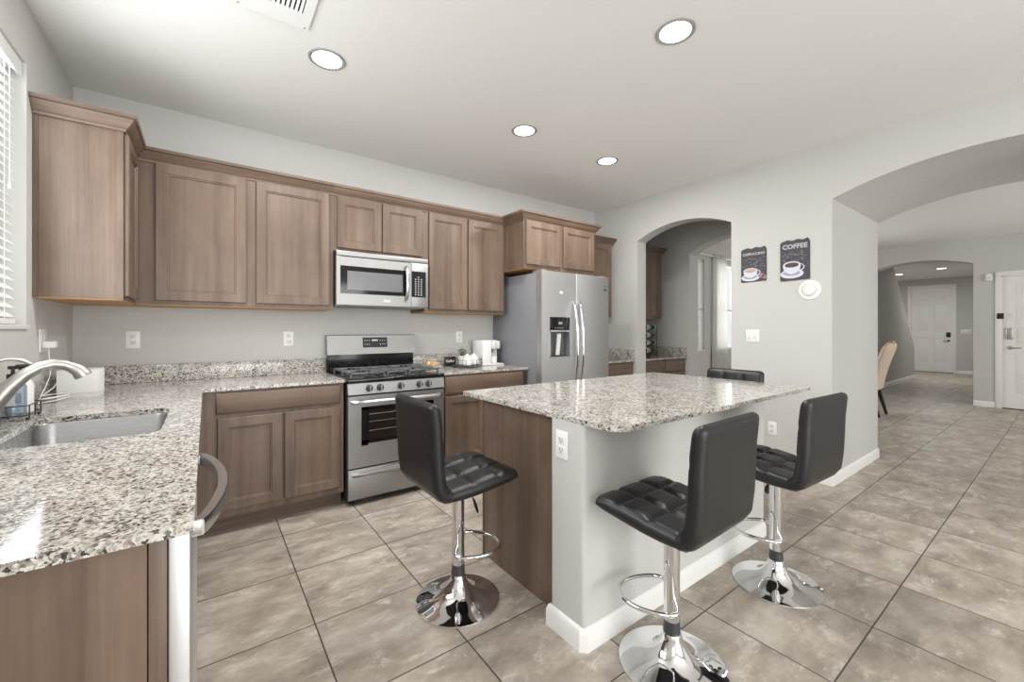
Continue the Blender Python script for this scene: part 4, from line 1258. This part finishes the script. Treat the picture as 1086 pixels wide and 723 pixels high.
# ------------------------------------------------------------------ things on the right-hand back counter
t = thing('coffee_machine', 'white pod coffee machine on the counter beside the refrigerator', 'coffee machine', (2.33, 3.56, ZC))
mb = MB().box(2.205, 2.310, 3.50, 3.70, ZC + 0.004, ZC + 0.252, 0.010, 3)
part('body', mb, 'white', t)
part('base_tray', MB().box(2.20, 2.455, 3.49, 3.70, ZC, ZC + 0.018, 0.005), 'offwhite', t)
part('tank', MB().box(2.312, 2.445, 3.60, 3.70, ZC + 0.018, ZC + 0.250, 0.010, 3), 'white', t)
part('brew_head', MB().lathe([(0.036, 0.0), (0.040, 0.006), (0.040, 0.060), (0.032, 0.075)], (2.350, 3.55, ZC + 0.165), 'z', 24), 'offwhite', t)
part('milk_head', MB().lathe([(0.026, 0.0), (0.028, 0.004), (0.028, 0.070), (0.022, 0.078)], (2.418, 3.56, ZC + 0.165), 'z', 24), 'offwhite', t)
part('spout', MB().lathe([(0.010, 0.0), (0.014, 0.03), (0.014, 0.05)], (2.350, 3.545, ZC + 0.125), 'z', 16), 'grille', t)
part('drip_cup', MB().lathe([(0.030, 0.0), (0.036, 0.004), (0.040, 0.070), (0.037, 0.070), (0.033, 0.008)], (2.355, 3.54, ZC + 0.018), 'z', 24), 'white', t)

cx_, cy_ = 2.025, 3.50
t = thing('serving_tray', 'dark round wire-railed tray holding white jars and a plant', 'tray', (cx_, cy_, ZC))
part('base', MB().lathe([(0.125, 0.012), (0.135, 0.012), (0.137, 0.018), (0.134, 0.022), (0.125, 0.018)], (cx_, cy_, ZC), 'z', 40), 'iron', t)
mb = MB()
mb.tube([(cx_ + 0.137 * math.cos(a), cy_ + 0.137 * math.sin(a), ZC + 0.072) for a in [2 * PI * k / 40 for k in range(40)]], 0.0025, 6, closed=True)
for k in range(8):
    a = 2 * PI * k / 8 + 0.2
    mb.tube([(cx_ + 0.137 * math.cos(a), cy_ + 0.137 * math.sin(a), ZC + 0.0), (cx_ + 0.137 * math.cos(a), cy_ + 0.137 * math.sin(a), ZC + 0.072)], 0.0025, 6)
part('rail', mb, 'iron', t)
JAR = [(0.030, 0.0), (0.044, 0.004), (0.048, 0.03), (0.046, 0.055), (0.034, 0.075), (0.033, 0.080)]
def jar(x, y, label):
    j = thing('jar', label, 'jar', (x, y, ZC + 0.0205), group='white jars on the tray')
    part('pot', MB().lathe(JAR, (x, y, ZC + 0.0205), 'z', 24), 'white', j)
    part('lid', MB().lathe([(0.036, 0.080), (0.036, 0.090), (0.012, 0.098), (0.010, 0.108)], (x, y, ZC + 0.0205), 'z', 24), 'white', j)
jar(1.995, 3.445, 'white lidded jar on the dark tray, in front of the plant')
jar(2.085, 3.475, 'white lidded jar on the dark tray, on the coffee machine side')
px_, py_ = 2.005, 3.560
t = thing('potted_plant', 'small grey-green plant in a pale pot on the tray', 'plant', (px_, py_, ZC + 0.0205))
part('pot', MB().lathe([(0.030, 0.0), (0.034, 0.003), (0.040, 0.085), (0.036, 0.085), (0.034, 0.078), (0.01, 0.076)], (px_, py_, ZC + 0.0205), 'z', 20), 'offwhite', t)
mb = MB()
for k in range(70):
    a = random.uniform(0, 2 * PI); r = random.uniform(0.004, 0.052); h = random.uniform(0.09, 0.165) - r * 0.5
    c = Vector((px_ + r * math.cos(a), py_ + r * math.sin(a), ZC + 0.0205 + h))
    d = Vector((math.cos(a), math.sin(a), random.uniform(0.2, 1.2))).normalized() * random.uniform(0.010, 0.018)
    s = d.cross(Vector((0, 0, 1))).normalized() * 0.006
    u = Vector((0, 0, 0.0015))
    mb.loft([[tuple(c - d + u * 0.3), tuple(c - d - u * 0.3), tuple(c - d + s * 0.2)], [tuple(c + s + u), tuple(c - u), tuple(c - s + u)], [tuple(c + d), tuple(c + d - u * 0.2), tuple(c + d + s * 0.1)]])
for k in range(12):
    a = 2 * PI * k / 12
    mb.tube([(px_, py_, ZC + 0.09), (px_ + 0.02 * math.cos(a), py_ + 0.02 * math.sin(a), ZC + 0.14), (px_ + 0.038 * math.cos(a), py_ + 0.038 * math.sin(a), ZC + 0.165)], 0.0015, 5)
part('foliage', mb, 'leaf', t)

t = thing('coffee_sign', 'small black standing sign with white script beside the tray', 'sign', (1.925, 3.66, ZC))
part('board', MB().box(1.865, 1.985, 3.655, 3.673, ZC + 0.001, ZC + 0.094, 0.002), 'black', t)
mb = MB().text('Coffee', 0.034, lambda x, y, z: (1.925 + x, 3.6546 - z, ZC + 0.040 + y))
part('lettering', mb, 'print', t)

t = thing('pastry_dome', 'glass dome of golden pastries on the counter right of the range', 'cake stand', (1.70, 3.60, ZC))
part('plate', MB().lathe([(0.05, 0.0), (0.05, 0.006), (0.095, 0.012), (0.10, 0.018), (0.09, 0.016)], (1.70, 3.60, ZC), 'z', 32), 'offwhite', t)
part('dome', MB().lathe([(0.085, 0.018), (0.085, 0.06), (0.070, 0.090), (0.040, 0.108), (0.010, 0.114), (0.008, 0.128), (0.014, 0.136)], (1.70, 3.60, ZC), 'z', 32, cap0=False), 'glass', t)
for k in range(4):
    a = 2 * PI * k / 4 + 0.4
    tag(make('pastry', MB().ellipsoid((1.70 + 0.042 * math.cos(a), 3.60 + 0.042 * math.sin(a), ZC + 0.040), 0.034, 0.028, 0.022, 14, 8), 'bread'),
        'golden pastry under the glass dome', 'pastry', 'pastries under the glass dome')
t = thing('plug_cord', 'white plug and cord running from the outlet to the coffee machine', 'cord', (2.09, YB, 1.22))
part('plug', MB().box(2.076, 2.100, YB - 0.034, YB - 0.0095, 1.212, 1.236, 0.004), 'white', t)
part('cord', MB().tube([(2.10, YB - 0.028, 1.222), (2.13, YB - 0.022, 1.20), (2.17, YB - 0.015, 1.12), (2.20, YB - 0.024, 1.05), (2.22, YB - 0.035, 0.99), (2.24, 3.705, 0.95)], 0.003, 6), 'white', t)

# ------------------------------------------------------------------ coffee wall
def wall_sign(label, yc, z0, z1, w, word, size, big_cup):
    """on the right wall; left in the picture is larger y"""
    t = thing('wall_sign', label, 'wall sign', (XR, yc, z0))
    y0, y1 = yc + w / 2, yc - w / 2       # picture left, right
    def P(u, v, d): return (XR - d, y0 + (y1 - y0) * u, z0 + (z1 - z0) * v)
    top = [(1 - k / 16, 1.0 + 0.015 * math.sin(k * 1.15 + 0.4) - (0.045 if k in (0, 16) else 0)) for k in range(17)]
    poly = [(0.03, -0.005), (0.97, 0.01)] + [(1.0, 0.03)] + [(1.0, 0.93)] + top[1:-1] + [(0.0, 0.94), (0.0, 0.03)]
    part('board', MB().loft([[P(u, v, 0.001) for u, v in poly], [P(u, v, 0.007) for u, v in poly]]), 'slate', t)
    mb = MB().text(word, size, lambda x, y, z: (XR - 0.0075 - z, yc - x, z0 + (z1 - z0) * 0.79 + y))
    part('lettering', mb, 'chalk', t)
    mb = MB()
    rnd = random.Random(len(word))
    for k in range(26):
        u, v = rnd.uniform(0.1, 0.9), rnd.uniform(0.42, 0.72)
        mb.loft([[P(u + a * 0.05, v + b * 0.012, d) for a, b in ((-1, -1), (1, -1), (1, 1), (-1, 1))] for d in (0.0065, 0.0077)])
    for cu, cv, r in ((0.5, 0.58, 0.13), (0.85, 0.40, 0.09)):
        mb.tube([P(cu + r * math.cos(2 * PI * k / 20), cv + 0.7 * r * math.sin(2 * PI * k / 20), 0.0075) for k in range(20)], 0.0012, 5, closed=True)
    part('chalk_doodles', mb, 'chalkdim', t)
    def ell(mb, cu, cv, ru, rv, d0, d1, n=28, a0=0, a1=2 * PI):
        pts = [(cu + ru * math.cos(a0 + (a1 - a0) * k / n), cv + rv * math.sin(a0 + (a1 - a0) * k / n)) for k in range(n)]
        mb.loft([[P(u, v, d0) for u, v in pts], [P(u, v, d1) for u, v in pts]])
    cu, cv, s = (0.40, 0.30, 1.0) if big_cup else (0.38, 0.25, 0.92)
    mb = MB(); mb.mi = 0
    ell(mb, cu, cv - 0.13 * s, 0.40 * s, 0.115 * s, 0.0065, 0.0078)
    mb.mi = 1
    ell(mb, cu, cv - 0.11 * s, 0.28 * s, 0.07 * s, 0.0075, 0.0082)
    mb.mi = 0
    body = [(cu - 0.30 * s, cv + 0.09 * s)] + [(cu + 0.30 * s * math.cos(PI + PI * k / 16), cv + 0.06 * s + 0.20 * s * math.sin(PI + PI * k / 16)) for k in range(17)] + [(cu + 0.30 * s, cv + 0.09 * s)]
    mb.loft([[P(u, v, 0.0078) for u, v in body], [P(u, v, 0.0088) for u, v in body]])
    ell(mb, cu, cv + 0.09 * s, 0.30 * s, 0.085 * s, 0.0085, 0.0095)
    mb.mi = 2
    ell(mb, cu, cv + 0.085 * s, 0.24 * s, 0.06 * s, 0.0092, 0.0100)
    mb.mi = 0
    hu = cu + 0.36 * s
    mb.tube([P(cu + 0.28 * s + 0.13 * s * math.cos(a), cv + 0.02 * s + 0.075 * s * math.sin(a), 0.009) for a in [-PI / 2 + PI * k / 12 for k in range(13)]], 0.004, 6)
    mb.mi = 1
    mb.tube([P(cu - 0.35 * s, cv - 0.08 * s, 0.009), P(cu - 0.25 * s, cv - 0.11 * s, 0.009)], 0.004, 6)
    if not big_cup:
        mb.mi = 3
        ell(mb, 0.80, 0.17, 0.12, 0.07, 0.0085, 0.0098)
        ell(mb, 0.92, 0.12, 0.08, 0.06, 0.0085, 0.0098)
    part('printed_cup', mb, ['cupwhite', 'cupshade', 'brew' if big_cup else 'latte', 'pinkish'], t)
wall_sign('smaller dark cappuccino sign with a white cup, nearer the pantry arch', 1.789, 1.718, 2.032, 0.222, 'CAPPUCCINO', 0.0305, False)
wall_sign('larger dark coffee sign with a white cup, right of the cappuccino sign', 1.452, 1.698, 2.048, 0.225, 'COFFEE', 0.055, True)
t = thing('wall_speaker', 'round white disc fixture on the wall below the coffee sign', 'wall fixture', (XR, 1.343, 1.607))
part('ring', MB().lathe([(0.085, -0.0005), (0.085, -0.004), (0.078, -0.012), (0.055, -0.016), (0.052, -0.010)], (XR, 1.343, 1.607), 'x', 40), 'white', t)
part('dial', MB().lathe([(0.050, -0.006), (0.050, -0.018), (0.044, -0.024), (0.020, -0.026)], (XR, 1.343, 1.607), 'x', 36), 'offwhite', t, 'raised grey-white centre disc')

# ------------------------------------------------------------------ ceiling fittings
def can_light(x, y, label, r=0.098, power=19):
    t = thing('recessed_light', label, 'ceiling light', (x, y, H), group='recessed ceiling lights')
    part('trim_ring', MB().lathe([(r, -0.0005), (r, -0.004), (r * 0.96, -0.007), (r * 0.80, -0.004), (r * 0.76, -0.0005)], (x, y, H), 'z', 40), 'grille', t)  # grey puts the shadow on the off-white ring into its colour
    part('lens', MB().lathe([(r * 0.79, -0.001), (r * 0.79, -0.0035), (r * 0.5, -0.0045)], (x, y, H), 'z', 40), 'lamp', t, 'glowing white lens')
    d = bpy.data.lights.new('recessed_light_glow', 'AREA')
    d.shape = 'DISK'; d.size = r * 1.5; d.energy = power; d.color = (1.0, 0.988, 0.972)
    o = bpy.data.objects.new('recessed_light_glow', d); o.location = (0, 0, -0.012)
    COL.objects.link(o); o.parent = t
can_light(0.553, 2.534, 'lit recessed ceiling light above the left base cabinet, beside the air vent')
can_light(1.946, 1.232, 'lit recessed ceiling light nearest the camera, above the island front')
can_light(1.974, 2.536, 'lit recessed ceiling light in mid ceiling, next one left of the light by the refrigerator')
can_light(2.933, 2.541, 'smallest-looking lit recessed ceiling light, nearest the refrigerator and pantry arch')
can_light(14.78, 2.02, 'small hall ceiling light right of the sloped wall top', 0.11, 26)
can_light(15.45, 2.95, 'small hall ceiling light beside the sloped edge of the hall wall', 0.11, 18)
t = thing('air_vent', 'white ceiling air vent with dark louvres at the top edge', 'vent', (0.26, 2.16, H))
part('frame', MB().plate([(0.10, 1.98), (0.418, 1.98), (0.418, 2.338), (0.10, 2.338)], [[(0.145, 2.02), (0.375, 2.02), (0.375, 2.225), (0.145, 2.225)]], 'z', H - 0.012, H - 0.0005), 'white', t)
part('backing', MB().box(0.14, 0.38, 2.015, 2.23, H - 0.004, H - 0.001), 'dark', t, 'dark opening behind the louvres')
mb = MB()
for k in range(12):
    x = 0.150 + k * 0.019
    mb.loft([[(x, y, H - 0.005), (x + 0.010, y, H - 0.013), (x + 0.011, y, H - 0.012), (x + 0.001, y, H - 0.004)] for y in (2.02, 2.225)])
part('louvres', mb, 'white', t)
mb = MB()
for x, y in ((0.40, 2.32), (0.118, 2.32)): mb.lathe([(0.005, -0.012), (0.004, -0.0145)], (x, y, H), 'z', 10)
part('screws', mb, 'grille', t)

# ------------------------------------------------------------------ pantry: wine rack
wx0, wx1, wy0 = 4.80, 5.02, 3.50
t = thing('wine_rack', 'black metal wine rack on the pantry counter', 'wine rack', (4.91, 3.56, ZC))
mb = MB()
for x in (wx0 + 0.03, wx1 - 0.03):
    for y in (wy0 - 0.06, wy0 + 0.09): mb.tube([(x, y, ZC + 0.002), (x, y, ZC + 0.43)], 0.005, 8)
for k in range(4):
    z = ZC + 0.035 + k * 0.105
    for y in (wy0 - 0.06, wy0 + 0.09): mb.tube([(wx0 + 0.03, y, z), (wx1 - 0.03, y, z)], 0.004, 8)
    for x in (wx0 + 0.03, wx1 - 0.03): mb.tube([(x, wy0 - 0.06, z), (x, wy0 + 0.09, z)], 0.004, 8)
part('frame', mb, 'iron', t)
WINE = [(0.030, 0.0), (0.037, 0.004), (0.037, 0.19), (0.030, 0.215), (0.016, 0.235), (0.0145, 0.30)]
names = ['dark wine bottle lying in the top row of the rack', 'wine bottle with orange capsule lying in the second row of the rack from the top',
         'dark wine bottle lying in the third row of the rack from the top', 'dark wine bottle lying in the bottom row of the rack']
for k in range(4):
    z = ZC + 0.035 + (3 - k) * 0.105 + 0.0415
    b = thing('wine_bottle', names[k], 'wine bottle', (wx0 - 0.03, wy0 + 0.015, z - 0.037), group='bottles in the wine rack')
    part('bottle', MB().lathe(WINE, (wx0 - 0.03, wy0 + 0.015, z), 'x', 20), 'bottle', b)
    part('capsule', MB().lathe([(0.0152, 0.245), (0.0155, 0.302), (0.012, 0.306)], (wx0 - 0.03, wy0 + 0.015, z), 'x', 16), 'cork' if k in (1, 3) else 'label', b)
    part('label', MB().lathe([(0.0374, 0.05), (0.0374, 0.14)], (wx0 - 0.03, wy0 + 0.015, z), 'x', 20, False, False), 'label', b)

# ------------------------------------------------------------------ dining room: curtain
t = thing('curtain_rod', 'white curtain rod above the dining windows', 'curtain rod', (7.6, 3.712, 2.53))
part('rod', MB().tube([(6.42, 3.712, 2.53), (9.0, 3.712, 2.53)], 0.013, 12), 'white', t)
for x in (6.42, 9.0): part('finial', MB().ellipsoid((x, 3.712, 2.53), 0.028, 0.024, 0.024), 'white', t)
for x in (6.60, 8.9): part('bracket', MB().box(x - 0.01, x + 0.01, 3.712, YB - 0.001, 2.505, 2.525).box(x - 0.012, x + 0.012, YB - 0.012, YB - 0.001, 2.46, 2.56), 'white', t)
t = thing('curtain', 'long white curtain panel hanging between the two dining windows', 'curtain', (7.22, 3.712, 0.05))
mb = MB()
n = 72
rings = []
for zz in (0.05, 0.8, 1.6, 2.3, 2.50, 2.585):
    k = (zz - 0.05) / 2.5
    ring = []
    for i in range(n + 1):
        q = i / n
        x = 6.99 + (0.49 - 0.09 * k) * q + 0.03 * k
        y = 3.712 + 0.028 * (1.2 - 0.3 * k) * math.sin(q * 2 * PI * 6)
        ring.append((x, y, zz))
    back = [(x + 0.0005, y + 0.004, z) for x, y, z in reversed(ring)]
    rings.append(ring + back)
mb.loft(rings)
part('panel', mb, 'curtain', t, smooth=70)
mb = MB()
for k in range(6):
    x = 7.04 + 0.066 * k
    mb.tube([(x, 3.712 + 0.024 * math.cos(a), 2.53 + 0.024 * math.sin(a)) for a in [2 * PI * q / 16 for q in range(16)]], 0.004, 6, closed=True)
part('grommets', mb, 'nickel', t)

# ------------------------------------------------------------------ dining chair at the pier, sensor by the side door
hx, hy = 8.05, 2.02
t = thing('dining_chair', 'beige upholstered dining chair with scalloped back and dark legs behind the pier', 'chair', (hx, hy, 0))
rings = []
ns = 28
def backring(y_off):
    pass
mb = MB()
for th_s in (0,):
    front, backv = [], []
n_u, n_v = 29, 14
bm = mb.bm
grid = [[], []]
for j in range(n_v + 1):
    v = j / n_v
    rows = [[], []]
    for i in range(n_u):
        u = 2 * i / (n_u - 1) - 1
        w = 0.21 + 0.05 * v
        top = 1.085 + 0.022 * abs(math.cos(u * PI * 1.5)) - 0.03 * u * u
        z = 0.40 + v * (top - 0.40)
        yb = hy - 0.24 - 0.20 * v ** 1.3 + 0.05 * u * u * v
        e = (1 - abs(u) ** 10) ** 0.5 * (1 - v ** 12) ** 0.5
        tk = 0.045 * max(e, 0.12)
        rows[0].append(bm.verts.new((hx + u * w, yb + tk, z)))
        rows[1].append(bm.verts.new((hx + u * w, yb - tk, z)))
    grid[0].append(rows[0]); grid[1].append(rows[1])
for s in (0, 1):
    for j in range(n_v):
        for i in range(n_u - 1):
            bm.faces.new((grid[s][j][i], grid[s][j][i + 1], grid[s][j + 1][i + 1], grid[s][j + 1][i]))
for j in range(n_v):
    for i in (0, n_u - 1): bm.faces.new((grid[0][j][i], grid[0][j + 1][i], grid[1][j + 1][i], grid[1][j][i]))
for i in range(n_u - 1):
    for j in (0, n_v): bm.faces.new((grid[0][j][i], grid[0][j][i + 1], grid[1][j][i + 1], grid[1][j][i]))
mb._mark()
bk = part('backrest', mb, 'fabric', t, smooth=60)
pip = [tuple(v.co) for v in []]
trim_pts = []
for i in range(n_u):
    u = 2 * i / (n_u - 1) - 1
    top = 1.085 + 0.022 * abs(math.cos(u * PI * 1.5)) - 0.03 * u * u
    trim_pts.append((hx + u * 0.250, hy - 0.446 + 0.05 * u * u, top - 0.012))
part('nailhead_trim', MB().tube(trim_pts, 0.006, 6), 'darkwood', bk, 'dark trim line along the scalloped top')
part('seat', MB().box(hx - 0.24, hx + 0.24, hy - 0.26, hy + 0.26, 0.36, 0.49, 0.04, 4), 'fabric', t)
for sx in (-1, 1):
    for sy in (-1, 1):
        x, y = hx + sx * 0.20, hy + sy * 0.21
        kick = -0.10 if sy < 0 else 0.0
        part('leg', MB().loft([[(x + kick * 0 + a * 0.016, y + kick + b * 0.016, 0.0) for a, b in ((-1, -1), (1, -1), (1, 1), (-1, 1))],
                               [(x + a * 0.026, y + b * 0.026, 0.38) for a, b in ((-1, -1), (1, -1), (1, 1), (-1, 1))]]), 'darkwood', t)
t = thing('motion_sensor', 'small white sensor on the wall beside the side door frame', 'sensor', (XF, 0.855, 2.11))
part('housing', MB().box(XF - 0.055, XF - 0.0005, 0.825, 0.900, 2.075, 2.19, 0.014, 3), 'white', t)
part('lens', MB().box(XF - 0.060, XF - 0.053, 0.838, 0.887, 2.10, 2.14, 0.003), 'offwhite', t)
